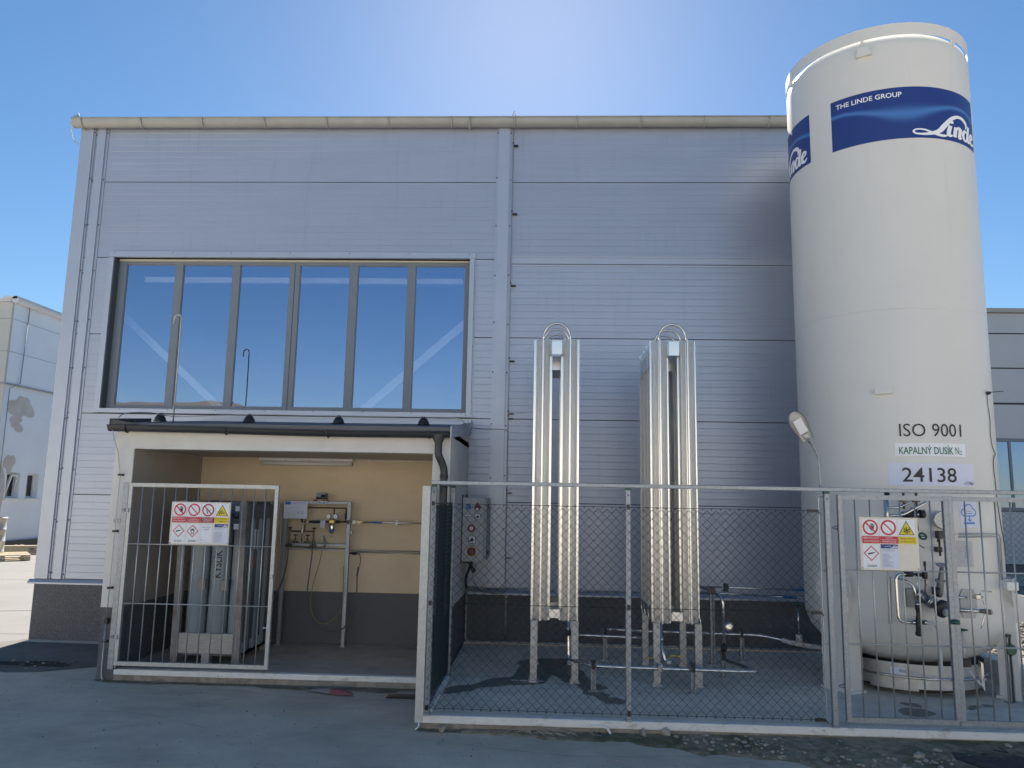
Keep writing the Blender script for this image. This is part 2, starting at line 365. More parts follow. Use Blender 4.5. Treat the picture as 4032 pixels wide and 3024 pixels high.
class Flat:
    """printing on a flat upright face that looks towards -Y: local u to the right, v up, from a corner; layers step outwards"""
    def __init__(s, x, y, z): s.o = (x, y, z); s.m = MB(); s.k = 0
    def P(s, u, v): return (s.o[0] + u, s.o[1] - s.k * .0006, s.o[2] + v)
    def face(s, pts, mi):
        s.k += 1; s.m.poly([s.P(*q) for q in pts], mi); return s
    def rect(s, u0, u1, v0, v1, mi): return s.face([(u0, v0), (u1, v0), (u1, v1), (u0, v1)], mi)
    def disc(s, u, v, r, mi, n=28): return s.face([(u + r * math.cos(2 * PI * i / n), v + r * math.sin(2 * PI * i / n)) for i in range(n)], mi)
    def line(s, a, b, wd, mi):
        a, b = Vector(a), Vector(b); d = (b - a).normalized() * wd / 2; q = Vector((-d.y, d.x)); return s.face([a + q * -1, b - q, b + q, a + q], mi)
    def text(s, body, u0, u1, v0, v1, mi):
        s.k += 1; V, F = glyphs(body); s.m.add([s.P(u0 + a * (u1 - u0), v0 + b * (v1 - v0)) for a, b in V], F, mi); return s
    def lines(s, u0, u1, v0, v1, n, mi, fill=.45):
        for i in range(n):
            v = v1 - (i + .5) * (v1 - v0) / n; s.rect(u0, u0 + (u1 - u0) * random.uniform(.45, 1), v - (v1 - v0) / n * fill / 2, v + (v1 - v0) / n * fill / 2, mi)
        return s
def blob(rx, ry, n=40, jag=.25, seed=0):
    rd = random.Random(seed); ph = [rd.uniform(0, 6.28) for _ in range(6)]
    return [((rx * math.cos(a)) * (1 + jag * sum(math.sin((k + 2) * a + ph[k]) / (k + 1.5) for k in range(6)) * .6), (ry * math.sin(a)) * (1 + jag * sum(math.sin((k + 2) * a + ph[k]) / (k + 1.5) for k in range(6)) * .6)) for a in [2 * PI * i / n for i in range(n)]]
def rock(m, c, r, seed, flat=.6, mi=0):
    rd = random.Random(seed); bm = bmesh.new(); bmesh.ops.create_icosphere(bm, subdivisions=1, radius=1)
    sx, sy = rd.uniform(.75, 1.25), rd.uniform(.7, 1.1); an = rd.uniform(0, 6.28)
    for q in bm.verts:
        k = rd.uniform(.72, 1.12); x, y, z = q.co.x * sx * k, q.co.y * sy * k, q.co.z * flat * k
        q.co = Vector((c[0] + r * (x * math.cos(an) - y * math.sin(an)), c[1] + r * (x * math.sin(an) + y * math.cos(an)), c[2] + r * z))
    m.bm(bm, mi)

GZ = -0.14        # asphalt
PZ = -0.045       # concrete pad and shelter floor
FY = -3.02        # fence line
SY = -1.82        # shelter front
# ================================================================== ground
m = MB(); m.add([(-400, -400, GZ - .008), (400, -400, GZ - .008), (400, 400, GZ - .008), (-400, 400, GZ - .008)], [(0, 1, 2, 3)])
structure(m.build('ground', ASPH))
m = MB(); m.add([(-60, .0, GZ - .004), (-6.08, .0, GZ - .004), (-6.08, 60, GZ - .004), (-60, 60, GZ - .004)], [(0, 1, 2, 3)])
m.add([(-60, -1.2, GZ - .004), (-6.9, -1.2, GZ - .004), (-6.08, 0, GZ - .004), (-60, .0, GZ - .004)], [(0, 1, 2, 3)])
structure(m.build('yard', YARD))
m = MB()
for a, b, wd in (((-12, 0.75), (-6.08, 2.55), .03), ((-7.6, .2), (-6.08, .35), .015), ((-14, 5.5), (-6.08, 6.2), .025)):
    d = (Vector(b) - Vector(a)).normalized(); q = Vector((-d.y, d.x)) * wd / 2; a, b = Vector(a), Vector(b)
    m.poly([(p.x, p.y, GZ + .0005) for p in (a - q, b - q, b + q, a + q)])
structure(m.build('yard_joint', mat('joint sealing', (.10, .095, .09), .9)))
m = MB(); m.poly([(x, y, GZ - .003) for x, y in ((-6.35, -.28), (-6.0, .02), (-4.19, .02), (-4.19, -.95), (-4.45, -1.25), (-4.85, -1.55), (-5.2, -1.62), (-5.75, -1.45), (-6.4, -1.28))])
structure(m.build('asphalt_patch', ASPHN))
m = MB(); m.poly([(x, y, GZ + .001) for x, y in ((-6.02, -.16), (-4.19, -.2), (-4.19, -.02), (-6.02, -.02))])
structure(m.build('concrete_edging', CONC))
m = MB(); pit = blob(.33, .13, 44, .5, 3); m.poly([(-5.16 + a, -1.25 + b, GZ + .002) for a, b in pit])
for i in range(60):
    a = random.uniform(0, 6.28); r_ = random.random() ** .5; rock(m, (-5.15 + .55 * r_ * math.cos(a), -1.28 + .24 * r_ * math.sin(a), GZ + .004), random.uniform(.006, .022), i, .5, 1 if i % 9 else 2)
tag(m.build('broken_asphalt', [mat('pit dirt', (.022, .02, .018), .95), ASPHN, STONE]), None, None, kind='stuff')
# concrete pad of the tank compound, and shelter floor
m = MB(); m.box(-.892, 4.35, -2.99, .02, -.5, PZ); structure(m.build('concrete_pad', CONC))
m = MB(); m.box(-.89, 4.35, -.075, -.001, PZ - .002, PZ + .022); structure(m.build('wall_base_strip', CONC))
m = MB(); m.box(-4.0, -1.066, -1.81, -.3, -.4, PZ); structure(m.build('shelter_floor', CONC2))
# kerbs
k = thing('compound_kerb', (0, FY - .02, GZ), 'white edged concrete kerb below the chain-link fence and barred gates', 'kerb')
m = MB(); m.cbox(-.905, 4.6, FY - .02, -2.96, -.1, PZ + .004, .006); m.build('white_edge', KERBW, k)
m = MB(); m.box(-.90, 4.6, FY - .012, -2.93, -.5, -.102); m.build('raw_base', KERBC, k)
m = MB(); m.prism([(-.905, FY + .06, PZ + .003), (-.845, FY + .06, PZ + .003), (-.845, SY - .02, PZ + .003), (-.905, SY - .02, PZ + .003)], (0, 0, .03)); m.build('side_edge', KERBW, k)
k = thing('shelter_kerb', (-2.5, SY - .02, GZ), 'white edged concrete step below the open gas cylinder shelter', 'kerb')
m = MB(); m.cbox(-4.0, -1.066, SY - .016, -1.76, -.092, PZ + .006, .006); m.build('white_edge', KERBW, k)
m = MB(); m.box(-4.0, -1.066, SY - .008, -1.76, -.5, -.094); m.build('raw_base', KERBC, k)
m = MB(); m.cbox(4.35, 4.5, -3.0, .6, -.4, .16, .01); k = m.build('concrete_upstand', KERBW); tag(k, 'low white concrete upstand on the edge of the pad before the gravel', 'kerb')
# drain, hose, puddles
dr = thing('drain_grate', (-1.2, -2.1, GZ), 'black slotted drain grate in the asphalt before the shelter step', 'drain')
m = MB(); m.box(-1.36, -1.08, -2.17, -2.03, GZ - .004, GZ + .001); m.build('frame', BLACK, dr)
m = MB(); m.obox((-1.345, -2.1, GZ + .004), (.004, .012, 0), (-.012, .052, 0), (0, 0, .003)); s0 = m.build('slat', DKMET, dr)
for i in range(1, 12): again(s0, dr, (i * .0235, 0, 0))
def wet_patch(pts, mt, h, lb, jit=.008):
    P_ = smooth_path([(x, y, 0) for x, y in pts] + [(*pts[0], 0)], 4)[:-1]; rd = random.Random(len(pts))
    m = MB(); m.poly([(p.x + rd.uniform(-jit, jit), p.y + rd.uniform(-jit, jit) * 1.6, PZ + h) for p in P_]); tag(m.build('wet_patch', mt), lb, 'wet patch', 'wet patches on the concrete')
wet_patch([(-0.827, -2.369), (-0.825, -2.189), (-0.766, -2.09), (-0.709, -2.049), (-0.63, -2.018), (-0.564, -1.945), (-0.519, -1.851), (-0.472, -1.777), (-0.4, -1.732), (-0.316, -1.698), (-0.265, -1.635), (-0.252, -1.538), (-0.24, -1.437), (-0.233, -1.309), (-0.208, -1.175), (-0.253, -1.061), (-0.221, -0.957), (-0.175, -0.894), (-0.093, -0.837), (0.003, -0.8), (0.147, -0.781), (0.292, -0.774), (0.422, -0.815), (0.401, -0.987), (0.366, -1.259), (0.406, -1.356), (0.423, -1.453), (0.426, -1.597), (0.479, -1.774), (0.579, -1.971), (0.593, -2.028), (0.508, -2.104), (0.533, -2.17), (0.597, -2.241), (0.561, -2.323), (0.646, -2.339), (0.698, -2.401), (0.755, -2.486), (0.698, -2.532), (0.608, -2.542), (0.534, -2.536), (0.521, -2.458), (0.485, -2.425), (0.464, -2.322), (0.398, -2.276), (0.363, -2.21), (0.371, -2.149), (0.359, -2.089), (0.334, -1.975), (0.296, -1.885), (0.235, -1.848), (0.185, -1.774), (0.176, -1.674), (0.14, -1.609), (0.114, -1.521), (0.092, -1.553), (0.08, -1.649), (0.047, -1.804), (0.005, -1.911), (-0.077, -1.952), (-0.149, -1.969), (-0.231, -1.992), (-0.302, -2.009), (-0.351, -2.04), (-0.4, -2.076), (-0.48, -2.098), (-0.549, -2.123), (-0.583, -2.201), (-0.608, -2.252), (-0.684, -2.285), (-0.739, -2.327)], WET, .0025, 'large dark wet patch with a run-off tongue under the vaporizer by the power cabinet')
wet_patch([(3.037, -2.21), (3.083, -2.204), (3.108, -2.22), (3.152, -2.227), (3.176, -2.261), (3.162, -2.347), (3.113, -2.361), (3.07, -2.336), (3.042, -2.295), (3.032, -2.256)], DAMP, .0027, 'smaller flat damp spot in front of the tank skirt', .003)
wet_patch([(2.914, -2.468), (2.97, -2.404), (3.032, -2.385), (3.07, -2.404), (3.124, -2.404), (3.156, -2.45), (3.174, -2.49), (3.18, -2.551), (3.106, -2.614), (3.045, -2.648), (2.977, -2.65), (2.92, -2.629), (2.893, -2.591), (2.897, -2.515)], DAMP, .0029, 'biggest damp spot on the pad behind the gate with the cream warning board', .004)
wet_patch([(3.541, -2.334), (3.591, -2.269), (3.639, -2.245), (3.67, -2.26), (3.67, -2.296), (3.628, -2.324), (3.572, -2.383), (3.528, -2.394)], DAMP, .0031, 'small dark damp spot behind the plain barred tank gate', .003)
wet_patch([(3.72, -2.21), (3.76, -2.20), (3.80, -2.23), (3.79, -2.27), (3.74, -2.28), (3.71, -2.25)], DAMPF, .0033, 'faint damp spot nearest the green-capped strut post', .003)
m = MB(); pt = smooth_path([(-2.09, -2.02, 0), (-1.98, -2.0, .02), (-1.85, -2.04, .03), (-1.73, -2.07, .02), (-1.66, -2.12, 0)], 4)
n = len(pt); V = []
for i, p in enumerate(pt):
    hw = .075 * math.sin(PI * (i + .6) / (n + .4)) + .01
    for j in range(5): V.append((p.x, p.y - hw + hw * 2 * j / 4, GZ + .004 + p.z * math.sin(PI * j / 4) * .8 + random.uniform(0, .004)))
m.add(V, [(i * 5 + j, (i + 1) * 5 + j, (i + 1) * 5 + j + 1, i * 5 + j + 1) for i in range(n - 1) for j in range(4)], 0, True)
for i, f in enumerate(m.f): m.mi[i] = 1 if i < 28 else 0
tag(m.build('rag', [PINK, mat('dirty grey cloth', (.30, .28, .26), .9)]), 'flattened grey and faded red rag on the asphalt before the shelter step', 'rag')
m = MB(); m.tube(fillet([(.36, FY - .026, -.078), (.44, FY - .03, -.079), (.50, FY - .035, -.085), (.53, FY - .045, GZ + .006)], .05), .008, 8); tag(m.build('drain_tube', PLASTW), 'short white bent drain tube hanging over the kerb', 'tube')
m = MB(); m.tube(smooth_path([(-.93, FY - .03, -.06), (-.925, FY - .035, -.09), (-.93, FY - .05, -.12), (-.95, FY - .06, GZ + .005)], 4), .006, 8); tag(m.build('wire_end', PLASTW), 'thin white wire end bent to the asphalt at the kerb corner', 'wire')
def dirt(x0, x1, y0, wd, seed):
    rd = random.Random(seed); m = MB(); n = int((x1 - x0) / .02); V = []
    w_ = 0
    for i in range(n + 1):
        w_ = .75 * w_ + .25 * rd.uniform(0, wd * 2.4); V += [(x0 + (x1 - x0) * i / n, y0, GZ + .0012), (x0 + (x1 - x0) * i / n, y0 - .012 - w_ * rd.uniform(.7, 1), GZ + .0012)]
    m.add(V, [(2 * i, 2 * i + 1, 2 * i + 3, 2 * i + 2) for i in range(n)]); return structure(m.build('kerb_dirt', DIRT))
DIRT = mat('dirt along kerb', (.20, .18, .135), .95, var=.3, scale=30, bump=.6, bscale=90); mix_noise(DIRT, 14, .5, .65, (.24, .22, .18), .8)
dirt(-4.18, -1.05, SY - .005, .05, 3); dirt(-.95, .6, FY - .008, .045, 5); dirt(-2.6, -1.3, SY - .10, .035, 8)
m = MB()
for i in range(700):
    x = random.uniform(-5.5, 4.2); y = random.uniform(-4.6, SY - .05 if x < -.95 else FY - .05); rock(m, (x, y, GZ - .004), random.choice((.003, .004, .005, .007)) * random.uniform(.7, 1.3), i, .6, 0 if i % 3 else 1)
tag(m.build('grit', [STONE, ASPHN]), None, None, kind='stuff')
def crack(pts, wd, seed):
    rd = random.Random(seed); P_ = smooth_path([(x, y, 0) for x, y in pts], 8); V = []
    for p in P_:
        j = Vector((rd.uniform(-.008, .008), rd.uniform(-.012, .012), 0)); h = wd * rd.uniform(.3, 1); V += [(p.x + j.x, p.y + j.y - h, GZ + .0008), (p.x + j.x, p.y + j.y + h, GZ + .0008)]
    m = MB(); m.add(V, [(2 * i, 2 * i + 2, 2 * i + 3, 2 * i + 1) for i in range(len(P_) - 1)]); return structure(m.build('crack', DIRT))
crack([(-4.3, -2.0), (-3.6, -2.12), (-2.9, -2.07), (-2.2, -2.22), (-1.3, -2.25)], .004, 1); crack([(-5.0, -2.6), (-4.2, -2.9), (-3.3, -2.85), (-2.5, -3.2)], .003, 2); crack([(-.9, -3.3), (.2, -3.55), (1.2, -3.5), (1.9, -3.85)], .003, 3)
# soil strip along the kerb with stones
m = MB(); V = []; nx, ny = 90, 10
for i in range(nx + 1):
    x = -.6 + 5.6 * i / nx; t = max(0, min(1, (x - .4) / 2.0)); wd = .05 + .10 * min(1, max(0, (x + .6) / .6)) + .58 * t ** 1.1 + .035 * math.sin(x * 7) + .025 * math.sin(x * 17 + 1) + random.uniform(-.025, .025)
    for j in range(ny + 1):
        s_ = j / ny; hz = (.010 + .024 * t) * math.sin(PI * min(1, (1 - s_) * .55 + 0.0)) + random.uniform(-.004, .005)
        V.append((x, FY - .012 - wd * s_, GZ - .010 if j == ny else GZ + max(.001, hz)))
m.add(V, [(i * (ny + 1) + j, i * (ny + 1) + j + 1, (i + 1) * (ny + 1) + j + 1, (i + 1) * (ny + 1) + j) for i in range(nx) for j in range(ny)], 0, True)
structure(m.build('soil_strip', SOIL))
m = MB()
for i in range(420):
    x = 4.6 - 3.6 * random.random() ** 1.3; t = max(0, min(1, (x - .4) / 2.0)); y = FY - .03 - (.10 + .62 * t) * random.random()
    rock(m, (x, y, GZ + .022), random.choice((.006, .009, .012, .016, .02)) * random.uniform(.8, 1.5), i, .55)
tag(m.build('loose_stones', STONE), None, None, kind='stuff')
m = MB()
for i in range(900):
    x = 4.6 - 4.2 * random.random() ** 1.2; t = max(0, min(1, (x - .4) / 2.0)); y = FY - .02 - (.10 + .55 * t) * random.random() ** 1.3
    a = random.uniform(0, 6.28); L = random.uniform(.015, .05); q = Vector((math.cos(a), math.sin(a), 0)) * .002; d = Vector((random.uniform(-1, 1) * L, random.uniform(-1, 1) * L, L * random.uniform(.25, .9)))
    p = Vector((x, y, GZ + .008)); m.add([p - q, p + q, p + d], [(0, 1, 2)], 0 if i % 3 else 1)
tag(m.build('weeds', [mat('moss weeds', (.05, .07, .03), .9, var=.3, scale=20), DRYG]), None, None, kind='stuff')
for x, y, r_, sd, fl, lb in ((-.74, -3.11, .036, 1, .85, 'rounded pale stone on the asphalt near the fence corner post'), (.77, -3.06, .042, 2, .9, 'upright grey stone leaning on the kerb, the smaller of a pair'),
                             (.94, -3.06, .045, 3, .95, 'upright grey stone leaning on the kerb, the larger of a pair'), (3.38, -3.17, .032, 4, .6, 'pale rounded stone lying on the black rubber mat'),
                             (2.82, -3.28, .045, 5, .5, 'flat grey stone beside the corner of the rubber mat'), (2.62, -3.42, .048, 6, .6, 'biggest stone among the loose gravel below the tank gates'), (1.72, -3.22, .03, 7, .4, 'flat stone in the mossy strip below the tank gate hinge')):
    m = MB(); rock(m, (x, y, GZ + r_ * fl * .8 + (.01 if y < -3.12 and x > 2 else 0) + (.02 if sd == 4 else 0)), r_, sd + 40, fl); tag(m.build('stone', STONE), lb, 'stone', 'stones lying along the kerb')
m = MB()
for i in range(9):
    x, y = -.15 + random.uniform(-.12, .45), FY - .05 - random.uniform(0, .03); a = random.uniform(-.5, .4)
    pts = [(x + t * .22 * math.cos(a) + .0, y - .05 * t * abs(math.sin(a * 3 + i)) - .01, GZ + .012 + .05 * math.sin(PI * t) * random.uniform(.2, 1)) for t in (0, .25, .5, .75, 1)]
    m.tube(smooth_path(pts, 3), .0022, 5)
tag(m.build('dry_stalks', DRYG), 'pale dry weed stalks lying against the fence kerb', 'plant')
m = MB(); out_ = [(2.98, -2.99 - .06), (3.2, -2.985 - .05), (4.6, -3.04), (4.6, -4.4), (3.6, -4.3), (3.05, -3.75), (2.86, -3.42)]
m.prism([(x, y - .02, GZ + .016) for x, y in out_], (0, 0, .014)); tag(m.build('rubber_mat', RUBBER), 'dusty black rubber mat lying on the soil below the tank gates', 'mat')

# ================================================================== industrial hall
H = thing('industrial_hall', (-.7, 0, GZ), 'silver grey panel hall with a six pane ribbon window and eaves gutter', 'building')
XL, XR = -6.05, 4.6
ZJ = [.56, 1.56, 2.55, 3.545, 4.535, 5.54, 6.315]
def panel(x0, x1, z0, z1):
    m = MB(); pr = [(z0, .03), (z0, 0)]; z = z0 + (.0833 if z1 - z0 > .3 else 9)
    k0 = math.ceil((z0 - .56) / .08292 + .05)
    for k_ in range(k0, 400):
        zz = .56 + k_ * .08292
        if zz > z1 - .02: break
        if zz < z0 + .02: continue
        pr += [(zz - .004, 0), (zz - .0012, .0018), (zz + .0012, .0018), (zz + .004, 0)]
    pr += [(z1, 0), (z1, .03)]; n = len(pr)
    m.add([(x, y, z) for x in (x0, x1) for z, y in pr], [(i, i + n, i + n + 1, i + 1) for i in range(n - 1)])
    m.poly([(x0, y, z) for z, y in pr]); m.poly([(x1, y, z) for z, y in pr[::-1]])
    return m.build('wall_panel', PANEL, H)
G = .005
for i in range(6):
    z0, z1 = ZJ[i] + G, ZJ[i + 1] - G
    if i in (3,): spans = [(-5.69, -5.50), (-.90, -.62)]
    elif i == 2: spans = [(-5.69, -5.50), (-.90, -.62)]
    else: spans = [(-5.69, -.62)]
    for a, b in spans: panel(a, b, z0, z1)
    panel(-.455, XR, z0, z1 - (.0 if i != 3 else .0)); panel(-5.875, -5.835, z0, z1)
m = MB()   # core wall behind the panels, with the window opening, and the roof
for x0, x1, z0, z1 in ((XL + .03, -5.46, -.3, 6.31), (-5.46, -.945, -.3, 2.565), (-5.46, -.945, 4.545, 6.31), (-.945, XR, -.3, 6.31)): m.box(x0, x1, .024, .20, z0, z1)
m.box(XL + .03, XL + .2, .2, 24, -.3, 6.31); m.box(XR - .2, XR, .2, 24, -.3, 6.31); m.box(XL + .03, XR, 23.8, 24, -.3, 6.31)
m.build('core_wall', JOINT, H)
m = MB(); m.box(XL, XR + .02, -.02, 24, 6.312, 6.36); m.build('roof', ROOFD, H)
m = MB(); m.box(XL + .012, -.9, -.028, .022, -.3, .50); m.build('plinth', PLINTH, H); m = MB(); m.box(-.895, XR, -.028, .022, -.3, .50); m.build('plinth', PLINTH, H)
m = MB()   # drip flashing over the plinth
for a, b in ((XL - .06, -4.19), (-.893, XR)):
    m = MB(); m.prism([(a, .02, .558), (a, -.012, .556), (a, -.055, .522), (a, -.055, .503), (a, -.03, .503), (a, .02, .515)], (b - a, 0, 0)); m.build('drip_flashing', FLASH, H)
def fl(name, x0, x1, y0, z0=.562, z1=6.31, lips=()):
    m = MB(); m.box(x0, x1, y0, .0, z0, z1)
    for a, b in lips: m.box(a, b, -.008, .002, z0, z1)
    return m.build(name, FLASH, H)
m = MB(); m.box(XL, -5.888, -.03, .02, .562, 6.31); m.box(XL - .002, XL + .02, -.028, 24, .562, 6.31); m.box(-5.888, -5.868, -.012, 0, .562, 6.31); m.build('corner_flashing', FLASH, H)
fl('vertical_flashing', -5.825, -5.722, -.03, lips=((-5.84, -5.825), (-5.722, -5.692)))
fl('column_flashing', -.618, -.475, -.034, lips=((-.645, -.618), (-.475, -.446)))
m = MB(); m.box(-.44, XR, -.016, 0, 4.478, 4.566); m.box(-.44, XR, -.028, 0, 4.555, 4.572); m.box(-.44, XR, -.009, 0, 4.448, 4.470); m.build('cover_strip', FLASH, H)
m = MB(); m.box(-.44, XR, -.006, .001, 4.470, 4.478); m.build('strip_shadow_gap', JOINT, H)
m = MB()
zs = [.62 + .62 * i for i in range(10)]
for z in zs:
    for x in (-5.878, -5.857, -5.707, -.632, -.461):
        m.lathe([(.009, 0), (.009, .005), (.004, .009)], (x, -.008 if x != -5.857 else -.001, z + random.uniform(-.02, .02)), (0, -1, 0), 8)
for i in range(7): m.lathe([(.008, 0), (.004, .006)], (-5.45 + i * .75, -.03, 4.59), (0, -1, 0), 8)
for i in range(8): m.lathe([(.008, 0), (.004, .006)], (-5.2 + i * .6, -.034, 2.60), (0, -1, 0), 8)
for i in range(6): m.lathe([(.008, 0), (.004, .006)], (-.887, -.02, 2.75 + i * .34), (0, -1, 0), 8)
m.build('screw_heads', SCREW, H, kind='stuff')
m = MB(); m.prism([(-5.18, -.0015, .985), (-5.15, -.0015, 1.0), (-5.18, -.0015, 1.02)], (0, .001, 0)); m.build('wall_scar', SCREW, H)
# eaves gutter
gy, gz = -.085, 6.33
m = MB(); prof = [(gy + .075 * math.cos(a), gz + .092 * math.sin(a)) for a in [PI + PI * i / 12 for i in range(13)]]
pr = [(-.012, gz + .02)] + [(gy - .079, gz + .012), (gy - .083, gz + .004)] + prof + [(-.005, gz + .02)]
n = len(pr); m.add([(x, y, z) for x in (-6.12, XR + .05) for y, z in pr[1:]], [(i, i + 1, i + n, i + n - 1) for i in range(n - 2)], 0, True)
for x in (-6.12, XR + .05): m.poly([(x, y, z) for y, z in prof])
m.tube([(-6.12, gy - .078, gz + .008), (XR + .05, gy - .078, gz + .008)], .009, 8)
m.box(-6.10, XR, -.05, .1, gz + .005, gz + .035, 0)
gt = m.build('gutter', GUTL, H)
m = MB(); m.tube([(-5.99, y - (.003 if i else 0), z) for i, (y, z) in enumerate([(gy + .079 * math.cos(a), gz + .096 * math.sin(a)) for a in [PI + PI * i / 10 for i in range(11)]])], .011, 6); m.box(-6.0, -5.98, gy - .084, gy - .07, gz - .005, gz + .02)
b0 = m.build('gutter_bracket', GUTL, gt)
for x in (-5.207, -4.406, -3.601, -2.80, -2.014, -1.212, -.421, .36, 1.157, 1.95, 2.74): again(b0, gt, (x + 5.99, 0, 0))
m = MB(); m.box(-1.0, -.97, gy - .092, gy - .075, gz - .05, gz + .0); m.tube([(-.985, gy + .081 * math.cos(a), gz + .098 * math.sin(a)) for a in [PI + PI * i / 10 for i in range(11)]], .02, 6); m.build('gutter_joint', GUTL, gt)
m = MB(); m.tube(smooth_path([(-6.11, gy - .05, gz + .03), (-6.14, gy - .03, gz - .08), (-6.155, -.04, gz - .20), (-6.14, -.03, gz - .24), (-6.07, -.04, gz - .29)], 5), .006, 6)
m.box(-6.1, -6.04, gy - .06, gy, gz + .02, gz + .05); m.lathe([(.012, 0), (.012, .05), (.0, .07)], (-6.06, gy - .03, gz + .03), (0, 0, 1), 8)
m.build('lightning_clamp', GALVB, gt); m = MB(); m.tube([(-.455, gy - .04, gz + .02), (-.425, gy - .04, gz + .10), (-.40, gy - .04, gz + .02)], .006, 6); m.build('lightning_clamp', GALVB, gt)
# window
Wn = MB()
for x0, x1, z0, z1, y0, y1 in ((-5.51, -.875, 4.537, 4.608, -.032, .0), (-5.51, -.875, 4.545, 4.60, 0, .10)): Wn.box(x0, x1, y0, y1, z0, z1)
Wn.box(-.945, -.885, -.03, .0, 2.565, 4.535); Wn.box(-.935, -.93, .0, .1, 2.57, 4.53); Wn.box(-5.53, -5.462, -.022, 0, 2.565, 4.535); Wn.box(-.882, -.868, -.012, 0, 2.565, 4.54)
Wn.box(-5.54, -.858, -.05, -.0, 2.558, 2.575); Wn.box(-5.45, -.95, -.045, .10, 2.575, 2.596); Wn.box(-5.47, -.94, -.034, .0, 2.596, 2.612)
window = Wn.build('window', FLASH, H)
m = MB(); m.box(-5.461, -5.452, .0, .10, 2.597, 4.535); m.build('reveal', DARKG, window)
m = MB(); m.box(-5.44, -.96, .075, .11, 4.515, 4.536); m.build('track_rail', mat('cream rail', (.55, .53, .46), .5), window)
panes = [(-5.352, -4.712), (-4.616, -3.971), (-3.877, -3.232), (-3.108, -2.468), (-2.369, -1.733), (-1.637, -1.009)]
m = MB(); m.box(-5.45, -.952, .10, .15, 4.478, 4.515); m.box(-5.45, -.952, .098, .15, 2.597, 2.665)
xs = [-5.45] + [q for p in panes for q in p] + [-.952]
for i in range(0, len(xs), 2): m.box(xs[i], xs[i + 1], .10, .15, 2.665, 4.478)
for a, b in panes:     # glazing beads
    m.box(a, a + .008, .108, .148, 2.665, 4.478); m.box(b - .008, b, .108, .148, 2.665, 4.478); m.box(a + .008, b - .008, .108, .148, 4.470, 4.478); m.box(a + .008, b - .008, .108, .148, 2.665, 2.673)
m.build('sash_frame', FRAMEG, window)
m = MB()
for i in range(12): m.box(-5.23 + i * .375, -5.20 + i * .375, .094, .099, 2.622, 2.630)
m.build('drain_slots', BLACK, window, kind='stuff')
m = MB(); m.box(-3.173, -3.168, .096, .101, 2.6, 4.5); m.build('meeting_joint', JOINT, window)
for a, b in panes:
    t_ = [.122 + random.uniform(-.0012, .0012) for i in range(4)]; m = MB(); m.poly([(a + .008, t_[0], 2.673), (b - .008, t_[1], 2.673), (b - .008, t_[2], 4.470), (a + .008, t_[2] - t_[1] + t_[0], 4.470)]); m.build('pane', GLASS, window)
m = MB(); m.box(XL + .21, XR - .21, 6.0, 6.1, 0, 6.3); m.box(XL + .21, XR - .21, .21, 6.0, 1.9, 2.0); m.build('interior_wall', ROOM, H)
m = MB(); m.box(-5.27, -1.07, .40, .46, 4.33, 4.40); m.build('interior_beam', BRACE, H)
m = MB(); m.bar((-5.66, .6, 3.96), (-4.0, .6, 2.51), .09, .06, 0, (0, 1, 0)); m.build('interior_brace', BRACE, H)
m = MB(); m.bar((-.94, .6, 3.95), (-2.55, .6, 2.51), .10, .06, 0, (0, 1, 0)); m.build('interior_brace', BRACE, H)
# lightning conductor down the column
lc = thing('down_conductor', (-.435, -.05, GZ), 'thin lightning wire running down beside the middle column flashing', 'lightning wire')
m = MB(); m.tube([(-.43, -.05, 6.3), (-.435, -.05, 3.5), (-.432, -.05, 1.0), (-.425, -.05, .3), (-.42, -.045, -.08)], .005, 6); m.build('wire', GALVB, lc)
m = MB(); m.box(-.44, -.425, -.065, -.035, 6.035, 6.05); m.box(-.43, -.37, -.056, -.004, 6.003, 6.016); c0 = m.build('clip', BLACK, lc)
for z in (5.12, 4.20, 3.26, 2.62, 2.56, 1.68, .93): again(c0, lc, (0, 0, z - 6.02))

# ================================================================== shelter (lean-to store)
Q = thing('gas_store', (-2.54, SY, GZ), 'low white plastered lean-to store, open at the front, ochre inside', 'shelter')
SX0, SX1 = -4.188, -.897
m = MB(); m.box(SX0, -4.0, SY, -.03, .516, 2.2); m.box(-1.066, SX1, SY, -.03, .516, 2.25); m.box(-4.0, -1.066, SY, -1.60, 2.022, 2.2); m.build('plaster_wall', PLAST, Q)
m = MB(); m.prism([(SX1 + .0, SY + .0, 2.19), (SX1, -.03, 2.19), (SX1, -.03, 2.40), (SX1, SY, 2.2)], (-.15, 0, 0)); m.build('gable_wedge', PLAST, Q)
m = MB(); m.box(SX0 + .012, -4.0 - .001, SY + .012, -.03, -.3, .514); m.build('plinth', PLINTH, Q); m = MB(); m.box(-1.066 + .001, SX1 - .012, SY + .012, -.03, -.3, .514); m.build('plinth', PLINTH, Q)
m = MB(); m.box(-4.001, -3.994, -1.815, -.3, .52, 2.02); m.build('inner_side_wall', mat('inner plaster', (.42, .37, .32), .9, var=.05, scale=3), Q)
m = MB(); m.box(-4.0, -1.06, -.30, -.05, .522, 2.04); m.box(-1.073, -1.065, -1.60, -.3, .522, 2.02); m.build('back_wall', OCHRE, Q)
m = MB(); m.box(-4.0, -1.06, -.296, -.05, -.1, .520); m.box(-4.001, -3.996, -1.81, -.3, -.1, .518); m.box(-1.071, -1.066, -1.81, -.3, -.1, .518); m.build('wainscot', PLINTH, Q)
m = MB(); m.box(-4.0, -1.06, -1.60, -.3, 2.026, 2.06); m.build('ceiling', CEILP, Q)
m = MB(); m.prism([(SX0 + .012, -1.93, 2.225), (SX0 + .012, -.0, 2.43), (SX0 + .012, -.0, 2.475), (SX0 + .012, -1.93, 2.265)], (SX1 - SX0 + .003, 0, 0)); rf = m.build('roof', ROOFD, Q)
